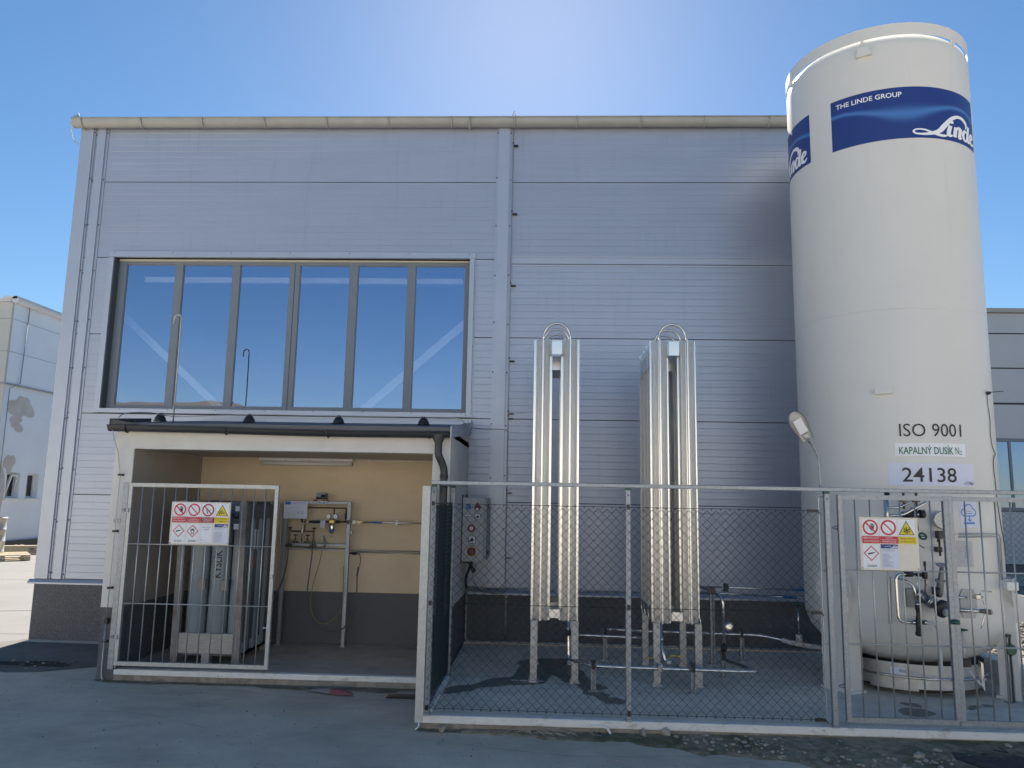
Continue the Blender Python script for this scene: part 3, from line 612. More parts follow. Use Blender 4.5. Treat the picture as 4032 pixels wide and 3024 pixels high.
m = MB(); m.prism([(SX1 + .015, -1.99, 2.275), (SX1 + .015, -1.99, 2.16), (SX1 + .015, -.02, 2.36), (SX1 + .015, -.02, 2.50)], (.008, 0, 0)); m.box(SX1 + .015, SX1 + .03, -.14, -.02, 2.4, 2.52)
m.build('verge_flashing', FLASH, rf)
m = MB(); m.box(-3.36, SX1 + .0, -.06, -.04, 2.42, 2.50); m.build('wall_flashing', FLASH, rf)
m = MB(); m.prism([(SX0 + .010, -1.97, 2.225), (SX0 + .010, -1.97, 2.30), (SX0 + .010, -1.2, 2.38), (SX0 + .010, -1.2, 2.30)], (-.008, 0, 0)); m.prism([(SX0 + .010, -1.965, 2.24), (SX0 + .010, -1.965, 2.298), (SX0 + .30, -1.965, 2.25)], (0, .01, 0)); m.build('verge_sheet', GUTD, rf)
gy2 = -1.925
def gzz(x): return 2.232 - .018 * (x + 4.26) / 3.36 - (.010 * math.sin(PI * min(1, max(0, (x + 3.2) / 2.2))))
m = MB(); xs = [-4.205 + 3.31 * i / 12 for i in range(13)]; V = []
na = 11
for x in xs:
    V += [(x, gy2 - .052, gzz(x) + .006)] + [(x, gy2 + .047 * math.cos(a), gzz(x) + .052 * math.sin(a)) for a in [PI + PI * i / (na - 1) for i in range(na)]]
m.add(V, [(i * 12 + j, i * 12 + j + 1, (i + 1) * 12 + j + 1, (i + 1) * 12 + j) for i in range(12) for j in range(11)], 0, True)
for x in (xs[0], xs[-1]): m.poly([(x, gy2 + .047 * math.cos(a), gzz(x) + .052 * math.sin(a)) for a in [PI + PI * i / 10 for i in range(11)]])
m.tube([(x, gy2 - .05, gzz(x) + .004) for x in xs], .007, 8)
g2 = m.build('gutter', GUTD, Q)
for x in (-4.03, -3.052, -2.061, -1.091):
    m = MB(); m.tube([(x, gy2 + .053 * math.cos(a), gzz(x) + .058 * math.sin(a)) for a in [PI * .93 + PI * .95 * i / 10 for i in range(11)]], .008, 6); m.lathe([(.006, 0), (.006, .004)], (x, gy2 - .055, gzz(x) - .012), (0, -1, 0), 8); m.build('gutter_bracket', GUTD, g2)
m = MB(); m.lathe([(.058, .0), (.058, -.03), (.036, -.085), (.036, -.15)], (-1.0, gy2 + .0, 2.195), (0, 0, 1), 18, caps=False)
m.tube(smooth_path([(-1.0, gy2, 2.07), (-.995, gy2, 2.0), (-.965, gy2 + .02, 1.93), (-.945, gy2 + .035, 1.86), (-.943, gy2 + .035, 1.78), (-.943, gy2 + .035, 1.2), (-.943, gy2 + .035, .3), (-.943, gy2 + .035, GZ)], 6), .036, 16)
for z in (1.70, 1.79, .9): m.lathe([(.040, 0), (.040, .03)], (-.943, gy2 + .035, z), (0, 0, 1), 16)
m.build('downpipe', GUTD, Q)
m = MB(); m.cbox(-4.057, -4.0, SY - .03, SY + .02, -.04, 1.69, .003); m.box(-4.0, -3.985, SY - .012, SY + .01, -.03, 1.685); m.build('gate_jamb', GALV, Q)
m = MB(); m.box(-1.085, -1.058, SY - .02, SY + .02, -.03, 1.69); m.build('gate_jamb', GALV, Q)
m = MB(); m.box(-4.12, -4.07, SY - .012, SY, 1.30, 1.35); m.box(-4.13, -4.12, SY - .02, SY, 1.31, 1.345); m.build('wall_bracket', GALVW, Q)
# things on the shelter roof
def roofz(y): return 2.266 + (y + 1.93) * .1088
for x, lb in ((-4.185, 'black domed roof block holding the lightning wire, beside the hooked rod'), (-3.199, 'black domed roof block between the hooked rod and the fluorescent lamp end'),
              (-2.219, 'black domed roof block above the fluorescent lamp of the shelter'), (-1.296, 'black domed roof block nearest the downpipe')):
    m = MB(); z = roofz(-1.0); m.lathe([(.070, 0), (.072, .008), (.062, .012), (.055, .04), (.038, .066), (.018, .078)], (x, -1.0, z), (0, 0, 1), 10, smooth=False)
    m.box(x - .014, x - .006, -1.012, -.988, z + .07, z + .095); m.box(x + .006, x + .014, -1.012, -.988, z + .07, z + .095)
    tag(m.build('roof_block', BLACK), lb, 'roof block', 'wire holder blocks on the shelter roof')
m = MB(); m.tube([(-4.089, -.9, roofz(-.9) - .01), (-4.09, -.9, 3.0), (-4.092, -.9, 3.545)] + arc((-4.131, -.9, 3.545), .039, 0, PI, 10)[1:] + [(-4.171, -.9, 3.478)], .0085, 10); tag(m.build('hooked_rod', GALVW), 'tall bright metal rod with a hooked top standing on the shelter roof', 'lightning rod')
m = MB(); m.tube(smooth_path([(-4.155, -1.93, 2.22), (-4.155, -1.80, 2.36), (-4.12, -1.35, 2.425), (-4.0, -1.0, 2.425), (-3.2, -1.0, roofz(-1) + .088), (-2.2, -1.0, roofz(-1) + .086), (-1.3, -1.0, roofz(-1) + .088), (-.95, -1.02, roofz(-1) + .08), (-.86, -.95, 2.40), (-.865, -.6, 2.40), (-.8, -.12, 2.42), (-.5, -.05, 2.42), (-.43, -.05, 2.40)], 6), .005, 6)
tag(m.build('roof_wire', GALVB), 'lightning wire crossing the shelter roof on black blocks', 'lightning wire')
lw = thing('pier_conductor', (-4.1, SY, GZ), 'lightning wire running down the white pier beside the shelter gate hinges', 'lightning wire')
m = MB(); m.tube([(-4.155, -1.96, 2.24), (-4.158, -1.94, 2.15), (-4.14, SY - .03, 1.98), (-4.10, SY - .03, 1.76), (-4.102, SY - .03, .7), (-4.104, SY - .03, .35)], .0045, 6); m.build('wire', GALVB, lw)
m = MB(); m.tube(fillet([(-4.104, SY - .03, .42), (-4.104, SY - .03, -.09), (-4.08, SY - .03, GZ - .02)], .03), .009, 8); m.build('earth_rod', GALV, lw)
m = MB(); m.box(-4.118, -4.075, SY - .04, SY, 1.755, 1.775); c0 = m.build('clip', BLACK, lw)
for z in (1.228, .699): again(c0, lw, (-.003, 0, z - 1.765))
m = MB(); m.box(-4.118, -4.088, SY - .042, SY, .37, .42); m.box(-4.13, -4.08, SY - .038, SY, .2, .215); m.build('clamp', DKMET, lw)
# fluorescent lamp
L_ = thing('fluorescent_lamp', (-2.75, -.34, 2.02), 'long white two tube fluorescent lamp under the shelter ceiling', 'lamp')
m = MB(); m.cbox(-3.30, -2.20, -.38, -.24, 1.992, 2.024, .008); m.build('housing', PLASTW, L_)
m = MB(); m.cbox(-3.29, -2.21, -.375, -.25, 1.940, 1.992, .012); m.build('diffuser', CLEAR, L_)
m = MB(); m.tube([(-3.26, -.378, 1.958), (-2.24, -.378, 1.958)], .013, 8); m.build('tube', PLASTW, L_)
m = MB(); m.box(-3.0, -2.97, -.382, -.24, 1.985, 2.0); c0 = m.build('clip', CLEAR, L_)
for d in (.28, .55): again(c0, L_, (d, 0, 0))
m = MB(); m.tube([(-2.2, -.31, 2.005), (-1.07, -.31, 2.012)], .008, 8); m.box(-2.03, -2.015, -.325, -.3, 1.995, 2.025); tag(m.build('lamp_conduit', PLASTW), 'thin white conduit running from the fluorescent lamp to the pier', 'conduit')

# ================================================================== barred gates
def barred_gate(name, wd, nb, ht=1.69, fm=None):
    """leaf in the XZ plane, hinge corner at the origin, running to +X; front is -Y"""
    g = thing(name, (0, 0, 0), None, None)
    m = MB(); t = .036
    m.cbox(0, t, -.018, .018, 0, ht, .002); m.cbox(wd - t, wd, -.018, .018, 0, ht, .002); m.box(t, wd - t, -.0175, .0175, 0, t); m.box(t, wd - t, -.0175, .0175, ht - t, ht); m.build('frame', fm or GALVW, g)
    m = MB(); sp = (wd - .036) / (nb + 1); m.tube([(sp + .018, 0, t), (sp + .018, 0, ht - t)], .0062, 8); b = m.build('bar', GALVB, g)
    for i in range(1, nb): again(b, g, (i * sp, 0, 0))
    m = MB(); m.tube([(t, -.011, 1.114), (wd - t, -.011, 1.114)], .006, 8); b = m.build('cross_rod', GALVB, g); again(b, g, (0, 0, -.55))
    m = MB(); m.lathe([(.009, -.035), (.009, .035)], (-.014, -.01, 1.43), (1, 0, 0), 10); m.box(-.006, .02, -.03, .012, 1.41, 1.45); m.lathe([(.016, -.012), (.016, .012)], (-.022, -.01, 1.43), (1, 0, 0), 6)
    h = m.build('hinge', GALV, g); again(h, g, (0, 0, -1.175))
    return g
gA = barred_gate('barred_gate', 1.462, 12); gA.location = (-3.990, SY - .03, 0); tag(gA, 'closed galvanised barred gate leaf before the oxygen cylinders', 'gate', 'barred gate leaves')
m = MB(); m.lathe([(.014, 0), (.016, .01), (.01, .02)], (1.452, -.019, .84), (0, -1, 0), 10); m.tube([(1.39, -.012, .372), (1.44, -.012, .372)], .007, 8); m.build('latch', GALVW, gA)
gB = copy_tree(gA); gB.location = (-1.052, SY - .035, 0); gB.rotation_euler = (0, 0, R(-83.6)); gB['label'] = 'open galvanised gate leaf swung out edge-on beside the corner fence post'
for c in list(gB.children):
    if c.name.startswith('latch'): bpy.data.objects.remove(c)
m = MB(); m.box(1.462, 1.468, -.03, .03, -.02, 1.69); m.lathe([(.022, 0), (.022, .008)], (1.475, .0, .77), (1, 0, 0), 14); m.build('closing_plate', GALVW, gB)
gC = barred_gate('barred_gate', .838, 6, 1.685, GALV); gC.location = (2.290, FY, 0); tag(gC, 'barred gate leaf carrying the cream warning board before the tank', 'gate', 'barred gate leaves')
m = MB(); m.prism([(.03, .02, .93), (.06, .02, .90), (.06, .02, .80), (.03, .02, .77)], (0, .01, 0)); m.build('stop_plate', GALVW, gC)
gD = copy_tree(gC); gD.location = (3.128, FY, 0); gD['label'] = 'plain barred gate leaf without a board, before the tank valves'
for c in list(gD.children):
    if c.name.startswith(('stop_plate', 'hinge')): bpy.data.objects.remove(c)
m = MB(); m.box(-.012, .05, -.03, .0, -.004, .028); m.build('drop_bolt', GALV, gD)
m = MB(); m.lathe([(.028, -.012), (.034, -.004), (.034, .01), (.02, .02)], (-.012, -.035, .745), (0, 0, 1), 14); m.box(-.03, .02, -.045, -.02, .73, .76); m.build('lock_knob', GREEN, gD)

# ================================================================== warning boards
def hand(f, u, v, s, mi):
    f.face([(u - .10 * s, v - .32 * s), (u + .14 * s, v - .32 * s), (u + .22 * s, v - .05 * s), (u + .20 * s, v + .08 * s), (u - .10 * s, v + .08 * s), (u - .14 * s, v - .1 * s)], mi)
    for i, (dx, L) in enumerate(((-.07, .30), (.015, .36), (.10, .33), (.185, .22))): f.line((u + dx * s, v + .04 * s), (u + (dx + .03 * (i - 1)) * s, v + (.06 + L) * s), .058 * s, mi)
    f.line((u - .08 * s, v - .22 * s), (u - .30 * s, v - .02 * s), .07 * s, mi)
def prohib(f, u, v, r, ring, art):
    f.disc(u, v, r, ring); f.disc(u, v, r * .77, 1)
    if art == 'hand':
        hand(f, u + r * .18, v + .02 * r, r * 1.25, 4)
        for a in range(5): f.line((u - .55 * r + .06 * r * math.cos(a * 1.3), v + .1 * r - .13 * r * a), (u - .40 * r + .05 * r * math.sin(a), v + .02 * r - .13 * r * a), .03 * r, 6)
    if art == 'match':
        f.line((u - .18 * r, v + .30 * r), (u - .22 * r, v - .15 * r), .14 * r, 4); f.line((u - .22 * r, v - .1 * r), (u - .05 * r, v - .45 * r), .12 * r, 4); f.line((u + .05 * r, v - .25 * r), (u + .40 * r, v + .12 * r), .14 * r, 6); f.disc(u - .05 * r, v - .5 * r, .09 * r, 4)
    f.line((u - .62 * r, v + .62 * r), (u + .62 * r, v - .62 * r), .17 * r, ring)
def tri(f, u, v, s, art):
    f.face([(u - s * .60, v - s * .5), (u + s * .60, v - s * .5), (u, v + s * .56)], 4); f.face([(u - s * .51, v - s * .45), (u + s * .51, v - s * .45), (u, v + s * .455)], 3)
    if art == 'flake':
        c = (u, v - s * .15)
        for k_ in range(6):
            a = PI / 2 + k_ * PI / 3; e = Vector((c[0] + math.cos(a) * s * .235, c[1] + math.sin(a) * s * .235)); f.line(c, e, s * .05, 4)
            for q in (-.8, .8): p = Vector(c).lerp(e, .6); f.line(p, p + Vector((math.cos(a + q), math.sin(a + q))) * s * .11, s * .035, 4)
    else:
        c = (u - s * .22, v - s * .30); f.disc(*c, s * .075, 4, 14)
        for a in (.05, .35, .65, .95, 1.25, 1.6, 2.0): f.line((c[0] + math.cos(a) * s * .13, c[1] + math.sin(a) * s * .13), (c[0] + math.cos(a) * s * (.50 if a < .5 else .42), c[1] + math.sin(a) * s * (.40 if a < 1.3 else .22)), s * .035, 4)
def diamond(f, u, v, s, art):
    f.face([(u, v - s), (u + s, v), (u, v + s), (u - s, v)], 2); k_ = s * .82; f.face([(u, v - k_), (u + k_, v), (u, v + k_), (u - k_, v)], 1)
    if art == 'bottle':
        f.line((u - .44 * s, v - .10 * s), (u + .20 * s, v + .06 * s), .19 * s, 4); f.line((u + .2 * s, v + .06 * s), (u + .50 * s, v + .135 * s), .08 * s, 4)
    else:
        f.disc(u, v - .08 * s, .30 * s, 4); f.face([(u - .30 * s, v - .05 * s), (u + .30 * s, v - .05 * s), (u + .34 * s, v + .22 * s), (u + .17 * s, v + .20 * s), (u + .10 * s, v + .50 * s), (u - .02 * s, v + .28 * s), (u - .14 * s, v + .44 * s), (u - .18 * s, v + .2 * s), (u - .33 * s, v + .24 * s)], 4); f.disc(u, v - .10 * s, .20 * s, 1); f.rect(u - .30 * s, u + .30 * s, v - .50 * s, v - .43 * s, 4)
PRINT = [CREAM, WHT, RED, YEL, BLK, LILAC, GREY, NAVY, DRED]
def header(f, u0, u1, v0, v1, wd=.46):
    f.rect(u0, u1, v0, v1, 7); f.k += 1; f.m.poly([f.P(u0 + (u1 - u0) * t, v0 + (v1 - v0) * (.2 + .65 * t ** .5)) for t in (.22, .4, .6)] + [f.P(u0 + (u1 - u0) * t, v0 + (v1 - v0) * (.08 + .65 * t ** .6)) for t in (.6, .4, .22)], 6)
    script(lambda a, b: f.P(u1 - (u1 - u0) * wd + a * (u1 - u0) * (wd - .03) / 2.45, v0 + (v1 - v0) * .12 + b * (v1 - v0) * .62), lambda: setattr(f, 'k', f.k + 1), f.m, 1)
def ribbon(pts, wds):
    """outline quads of a pen stroke: pts 2-D, wds full widths"""
    P = [Vector((a, b)) for a, b in pts]; L, Rr = [], []
    for i, p in enumerate(P):
        t = (P[min(i + 1, len(P) - 1)] - P[max(i - 1, 0)]).normalized(); q = Vector((-t.y, t.x)) * wds[i] / 2; L.append(p + q); Rr.append(p - q)
    return L, Rr
def stroke2(pts, wds, k_=6):
    P = smooth_path([(a, b, c * 1.22) for (a, b), c in zip(pts, wds)], k_); return ribbon([(p.x, p.y) for p in P], [max(.01, p.z) for p in P])
def script(Pf, step, mb, mi):
    """brush-script word mark; local box about 2.45 wide, 1.0 high"""
    st = [([(1.95, .60), (2.0, .80), (1.86, .97), (1.60, 1.02), (1.30, .86), (1.02, .50), (.78, .18), (.45, .03), (.12, .02), (.0, .12), (.10, .22), (.34, .20), (.62, .06), (.90, .0), (1.12, .06)],
           [.03, .11, .13, .11, .12, .15, .14, .10, .06, .05, .05, .06, .08, .10, .03]),
          ([(1.22, .52), (1.13, .18), (1.17, .06), (1.28, .10)], [.12, .13, .11, .05]),
          ([(1.44, .50), (1.36, .04)], [.12, .13]), ([(1.40, .30), (1.52, .48), (1.64, .46), (1.60, .22), (1.58, .06), (1.70, .10)], [.06, .09, .13, .13, .12, .04]),
          ([(2.02, .44), (1.88, .48), (1.78, .30), (1.82, .07), (1.93, .06), (2.02, .28)], [.07, .10, .12, .10, .08, .08]), ([(2.13, .78), (2.04, .30), (2.06, .06), (2.16, .10)], [.11, .13, .12, .05]),
          ([(2.22, .24), (2.38, .34), (2.40, .46), (2.30, .50), (2.22, .32), (2.24, .08), (2.36, .04), (2.47, .16)], [.05, .07, .09, .09, .12, .11, .09, .04])]
    for pts, wds in st:
        step(); A, B = stroke2(pts, wds); n = len(A)
        mb.add([Pf(p.x, p.y) for p in A + B], [(i, n + i, n + i + 1, i + 1) for i in range(n - 1)], mi)
    step(); mb.poly([Pf(1.27 + .075 * math.cos(2 * PI * i / 14), .68 + .075 * math.sin(2 * PI * i / 14)) for i in range(14)], mi)
def board(x0, x1, z0, z1, y, label, rows):
    b = thing('warning_board', ((x0 + x1) / 2, y, z0), label, 'sign', 'warning boards on the barred gates')
    m = MB(); m.cbox(x0, x1, y, y + .014, z0, z1, .002); m.box(x0 - .002, x1 + .002, y - .001, y + .02, z1, z1 + .004); m.build('backing_board', CREAM, b)
    m = MB()
    for u in (x0 + .012, x1 - .012): m.lathe([(.005, 0), (.003, .003)], (u, y, z0 + .014), (0, -1, 0), 8)
    m.build('screws', SCREW, b)
    for u0, u1, v0, v1, draw in rows:
        f = Flat(x0 + u0, y - .0005, z0 + v0); draw(f, u1 - u0, v1 - v0); f.m.build('sticker', PRINT, b)
def pict(art, cap, capm, txt, ring=2):
    def d(f, w_, h_):
        f.rect(0, w_, h_ * .31, h_, 1)
        if art in ('flake', 'blast'): tri(f, w_ / 2, h_ * .64, w_ * .80, art)
        else: prohib(f, w_ / 2, h_ * .655, w_ * .46, ring, art)
        f.rect(-.002, w_ + .002, 0, h_ * .29, capm); n = len(cap)
        for i, c in enumerate(cap):
            lh = h_ * .29 / (n + .35); v = h_ * .29 - lh * (i + 1) - .0; tw = min(w_ * .90, len(c) * lh * .66); f.text(c, w_ / 2 - tw / 2, w_ / 2 + tw / 2, v + lh * .1, v + lh * .80, txt)
    return d
def ghs(art, cap):
    def d(f, w_, h_):
        f.rect(0, w_, 0, h_, 1); diamond(f, w_ * .5, h_ * .62, min(w_ * .46, h_ * .35), art); f.text(cap, w_ * .22, w_ * .78, h_ * .06, h_ * .155, 4)
    return d
def sheet(f, w_, h_):
    f.rect(0, w_, 0, h_, 5); header(f, 0, w_, h_ * .83, h_); f.lines(w_ * .06, w_ * .94, h_ * .70, h_ * .80, 2, 6, .3); f.lines(w_ * .06, w_ * .75, h_ * .06, h_ * .62, 11, 6, .3)
def maxsheet(f, w_, h_):
    f.rect(0, w_, 0, h_, 1); f.rect(w_ * .06, w_ * .94, h_ * .03, h_ * .97, 6); f.rect(w_ * .075, w_ * .925, h_ * .04, h_ * .96, 1)
    f.text('MAX. POČET', w_ * .16, w_ * .84, h_ * .80, h_ * .88, 4); f.text('LAHVÍ', w_ * .32, w_ * .68, h_ * .68, h_ * .77, 4); f.rect(w_ * .12, w_ * .22, h_ * .15, h_ * .2, 6); f.rect(w_ * .3, w_ * .55, h_ * .13, h_ * .145, 6)
cw = .128
board(-3.543, -2.971, 1.120, 1.515, SY - .075, 'warning board with eight stickers on the shelter gate', [
    (.022, .022 + cw, .205, .388, pict('hand', ['NEPOVOLANÝM', 'VSTUP ZAKÁZÁN'], 2, 1)), (.158, .158 + cw, .205, .388, pict('', ['ZÁKAZ', 'NEOPRÁVNĚNÉ', 'MANIPULACE'], 2, 1)),
    (.294, .294 + cw, .205, .388, pict('match', ['ZÁKAZ KOUŘENÍ', 'A MANIPULACE', 'S PLAMENEM', 'V OKRUHU 5 m'], 8, 1, 8)), (.430, .430 + cw, .205, .388, pict('blast', ['KYSLÍK+MASTNOTA', '= VÝBUCH'], 3, 4)),
    (.022, .022 + cw, .014, .196, ghs('bottle', 'GHS04')), (.158, .158 + cw, .014, .196, ghs('flame', 'GHS03')), (.294, .294 + cw, .014, .196, maxsheet), (.430, .430 + cw, .014, .196, sheet)])
board(2.434, 2.876, 1.118, 1.513, FY - .045, 'cream warning board with an empty corner and snowflake sign on the tank gate', [
    (.018, .018 + cw, .202, .384, pict('hand', ['NEPOVOLANÝM', 'VSTUP ZAKÁZÁN'], 2, 1)), (.154, .154 + cw, .202, .384, pict('', ['ZÁKAZ', 'NEOPRÁVNĚNÉ', 'MANIPULACE'], 2, 1)),
    (.290, .290 + cw, .202, .384, pict('flake', ['NEBEZPEČÍ', 'OMRZNUTÍ'], 3, 4)), (.018, .018 + cw, .012, .195, ghs('bottle', 'GHS04')), (.154, .154 + cw, .012, .195, sheet)])

# ================================================================== oxygen cylinder pack
B = thing('cylinder_pack', (-3.275, -1.1, PZ), 'grey framed pack of tall oxygen cylinders behind the barred gate', 'gas cylinders')
m = MB(); m.lathe([(.085, 0), (.0985, .02), (.0985, 1.22), (.092, 1.28), (.06, 1.34), (.03, 1.36), (.03, 1.42)], (-3.445, -1.385, .06), (0, 0, 1), 28); c0 = m.build('cylinder', CYLG, B); cyl = [c0]
for j in range(3):
    for i in range(3):
        if i or j: cyl.append(again(c0, B, (i * .2145, j * .215, 0)))
m = MB(); V, F = glyphs('KYSLÍK', .02)
def cylmap(a, b, cx_, cy_, r, off): 
    t = off + (a) / r; return (cx_ + r * math.sin(t), cy_ - r * math.cos(t))
bt = bmesh.new(); vs = [bt.verts.new((a, b, 0)) for a, b in V]
for f_ in F: bt.faces.new([vs[i] for i in f_])
for i in range(1, 16): bmesh.ops.bisect_plane(bt, geom=bt.verts[:] + bt.edges[:] + bt.faces[:], plane_co=(0, i / 16, 0), plane_no=(0, 1, 0))
for q in bt.verts: q.co = Vector((*cylmap((.5 - q.co.y) * .094 - .006, 0, -3.2305, -1.385, .1, 0), .775 + q.co.x * .27))
m.bm(bt); m.build('lettering', BLK, B)
m = MB(); m.add([(-2.9275, -1.12 + (.5 - b) * .085, .775 + a * .27) for a, b in V], F, 0); m.build('lettering', BLK, B)
m = MB(); m.bar((-3.585, -1.5, PZ), (-3.595, -1.5, 1.53), .07, .05, 0, (0, 1, 0)); p0 = m.build('frame_post', RUSTF, B)
m = MB(); m.bar((-2.968, -1.5, PZ), (-2.995, -1.5, 1.53), .07, .05, 0, (0, 1, 0)); p1 = m.build('frame_post', RUSTF, B)
again(p0, B, (0, .74, 0)); again(p1, B, (0, .74, 0))
m = MB(); m.cbox(-3.56, -3.0, -1.515, -1.475, .056, .246, .005); m.build('bottom_board', WOODG, B)
m = MB(); m.box(-3.315, -3.24, -1.51, -1.44, PZ, .06); m.build('foot', WOODG, B)
m = MB(); m.box(-2.99, -2.95, -1.48, -.78, .03, .16); m.box(-3.60, -3.56, -1.48, -.78, .03, .16); m.box(-3.6, -2.95, -1.48, -.74, .03, .058); m.build('base_frame', CYLD, B)
m = MB(); m.box(-2.965, -2.935, -1.48, -.78, .16, 1.5); m.build('side_sheet', CYLD, B)
m = MB(); m.cbox(-3.59, -2.99, -1.49, -.76, 1.295, 1.525, .006); m.build('top_shroud', CYLD, B)
m = MB(); m.cbox(-3.09, -3.01, -1.50, -1.49, 1.25, 1.305, .002); m.box(-3.085, -3.03, -1.4915, -1.490, 1.43, 1.48); m.build('name_plate', WHT, B)
m = MB(); m.tube(arc((-3.07, -1.495, 1.40), .035, PI * .9, PI * 2.2, 10), .009, 6); m.build('valve_hook', BLACK, B)
m = MB(); m.tube(arc((-2.93, -1.38, 1.50), .028, 0, PI, 8, (0, 1, 0)), .009, 8); l0 = m.build('lifting_eye', GALV, B); again(l0, B, (-.62, 0, .02)); again(l0, B, (0, .5, 0))
m = MB(); m.box(-2.9335, -2.9325, -1.42, -1.30, .86, .97); m.build('tag', TAGCOL, B); m = MB(); m.box(-2.9335, -2.9325, -1.38, -1.29, 1.05, 1.25); m.box(-2.9335, -2.9325, -1.25, -1.16, 1.04, 1.24); m.build('paper_label', LILAC, B)
m = MB(); m.box(-3.395, -3.33, -1.515, -1.49, .665, .765); m.lathe([(.012, 0), (.012, .008)], (-3.362, -1.515, .715), (0, -1, 0), 10); b0 = m.build('clamp_plate', RUSTF, B); again(b0, B, (.228, 0, -.008))

# wall pipe, hoses, manifold rack
m = MB(); m.tube(fillet([(-3.70, -.24, 1.566), (-2.815, -.24, 1.572), (-2.80, -.26, 1.50), (-2.73, -.43, 1.30)], .06), .011, 10); m.tube([(-3.72, -.24, 1.566), (-3.66, -.24, 1.566)], .02, 8)
tag(m.build('wall_pipe', DKMET), 'dark pipe along the ochre wall above the cylinder pack', 'pipe')
m = MB(); m.box(-3.54, -3.46, -.28, -.22, 1.535, 1.585); tag(m.build('pipe_clamp', BLACK), 'black clamp block holding the dark wall pipe above the cylinder pack', 'clamp')
Rk = thing('manifold_rack', (-2.55, -.45, PZ), 'grey steel frame rack carrying the oxygen manifold and regulator', 'rack')
RY = -.45
m = MB(); m.cbox(-2.936, -2.893, RY - .02, RY + .02, PZ, 1.54, .003); m.box(-2.945, -2.885, RY - .035, RY + .04, PZ, PZ + .012); m.cbox(-2.932, -2.897, RY - .026, RY - .02, PZ + .01, .12, .002); m.build('leg', GALV, Rk)
m = MB(); m.cbox(-2.213, -2.170, RY - .02, RY + .02, PZ, 1.54, .003); m.box(-2.222, -2.162, RY - .035, RY + .04, PZ, PZ + .012); m.cbox(-2.209, -2.174, RY - .026, RY - .02, PZ + .01, .12, .002); m.build('leg', GALV, Rk)
m = MB(); m.cbox(-2.893, -2.213, RY - .018, RY + .018, 1.503, 1.537, .003); m.build('rail', GALV, Rk)
m = MB(); m.cbox(-2.893, -2.213, RY - .018, RY + .018, 1.034, 1.066, .003); m.build('rail', GALV, Rk)
m = MB(); m.box(-2.17, -2.145, RY - .01, RY + .03, 1.18, 1.215); m.box(-2.893, -2.213, RY + .06, RY + .08, .985, 1.0); m.build('bracket', GALV, Rk)
m = MB(); m.cbox(-2.934, -2.665, RY - .032, RY - .022, 1.338, 1.532, .002); pn = m.build('info_panel', LILAC, Rk)
f = Flat(-2.934, RY - .0325, 1.338); f.rect(.012, .075, .155, .188, 7); f.rect(.075, .255, .157, .186, 6); f.lines(.02, .25, .02, .145, 9, 6, .22); f.rect(.155, .185, .045, .08, 6); f.rect(.20, .235, .045, .08, 6)
f.m.build('print', [CREAM, WHT, RED, YEL, BLK, LILAC, mat('pale print', (.50, .55, .68), .5), PALEBL], pn)
m = MB(); y = RY - .01
m.tube(fillet([(-2.665, y, 1.463), (-2.225, y, 1.463), (-2.225, y, 1.44)], .02), .008, 8); m.tube([(-2.361, y, 1.463), (-2.361, y, 1.33)], .008, 8)
m.tube([(-2.84, y, 1.197), (-2.58, y, 1.197)], .009, 8); m.tube([(-2.688, y, 1.34), (-2.688, y, 1.197)], .008, 8); m.build('copper_pipe', COPPER, Rk)
m = MB(); m.tube([(-2.225, y, 1.44), (-2.225, y, 1.40)], .008, 8); m.tube([(-2.226, y, 1.41), (-2.226, y, 1.345)], .013, 8); m.tube([(-2.228, y, 1.36), (-2.228, y, 1.31)], .006, 8); m.build('safety_valve', DKMET, Rk)
def valve(x, zt, zb, yoke):
    m = MB()
    if yoke: m.lathe([(.016, 0), (.018, .05), (.012, .06), (.008, .10), (.013, .105), (.013, .12), (.009, .125), (.014, .14), (.014, .165), (.006, .17), (.006, zt - zb)], (x, RY - .025, zb), (0, 0, 1), 12)
    else: m.lathe([(.020, 0), (.014, .02), (.012, .05), (.006, .055), (.006, zt - zb)], (x, RY - .02, zb), (0, 0, 1), 12); m.tube([(x - .035, RY - .02, zb + .012), (x + .035, RY - .02, zb + .012)], .011, 8)
    vv = m.build('valve', DBRASS, Rk)
    m = MB(); m.lathe([(.010, -.006), (.024, -.004), (.026, .004), (.018, .009), (.0, .010)], (x, RY - .02, zt), (0, 0, 1), 16); m.build('handwheel', BLACK, vv)
    if yoke: m = MB(); m.box(x - .036, x + .036, RY - .05, RY - .018, zb - .02, zb + .006); m.build('clamp', BLACK, vv)
valve(-2.852, 1.232, 1.047, True); valve(-2.578, 1.232, 1.047, True); valve(-2.785, 1.154, 1.068, False); valve(-2.648, 1.154, 1.068, False)
m = MB(); m.tube(fillet([(-2.714, RY - .02, 1.075), (-2.714, RY - .02, 1.225), (-2.690, RY - .02, 1.295), (-2.63, RY - .02, 1.305)], .04), .008, 8); m.build('steel_pipe', STEEL, Rk)
m = MB(); m.tube([(-2.64, RY - .02, 1.305), (-2.515, RY - .02, 1.307)], .014, 10); m.tube([(-2.60, RY - .02, 1.306), (-2.54, RY - .02, 1.306)], .018, 10); m.tube([(-2.45, RY - .02, 1.307), (-2.40, RY - .02, 1.31)], .014, 10); m.tube([(-2.335, RY - .02, 1.31), (-2.29, RY - .02, 1.31)], .017, 10); m.build('coupling', DKMET, Rk)
m = MB(); m.cbox(-2.505, -2.443, RY - .06, RY - .02, 1.238, 1.326, .004); m.build('sensor_box', mat('sensor grey', (.46, .49, .55), .5), Rk)
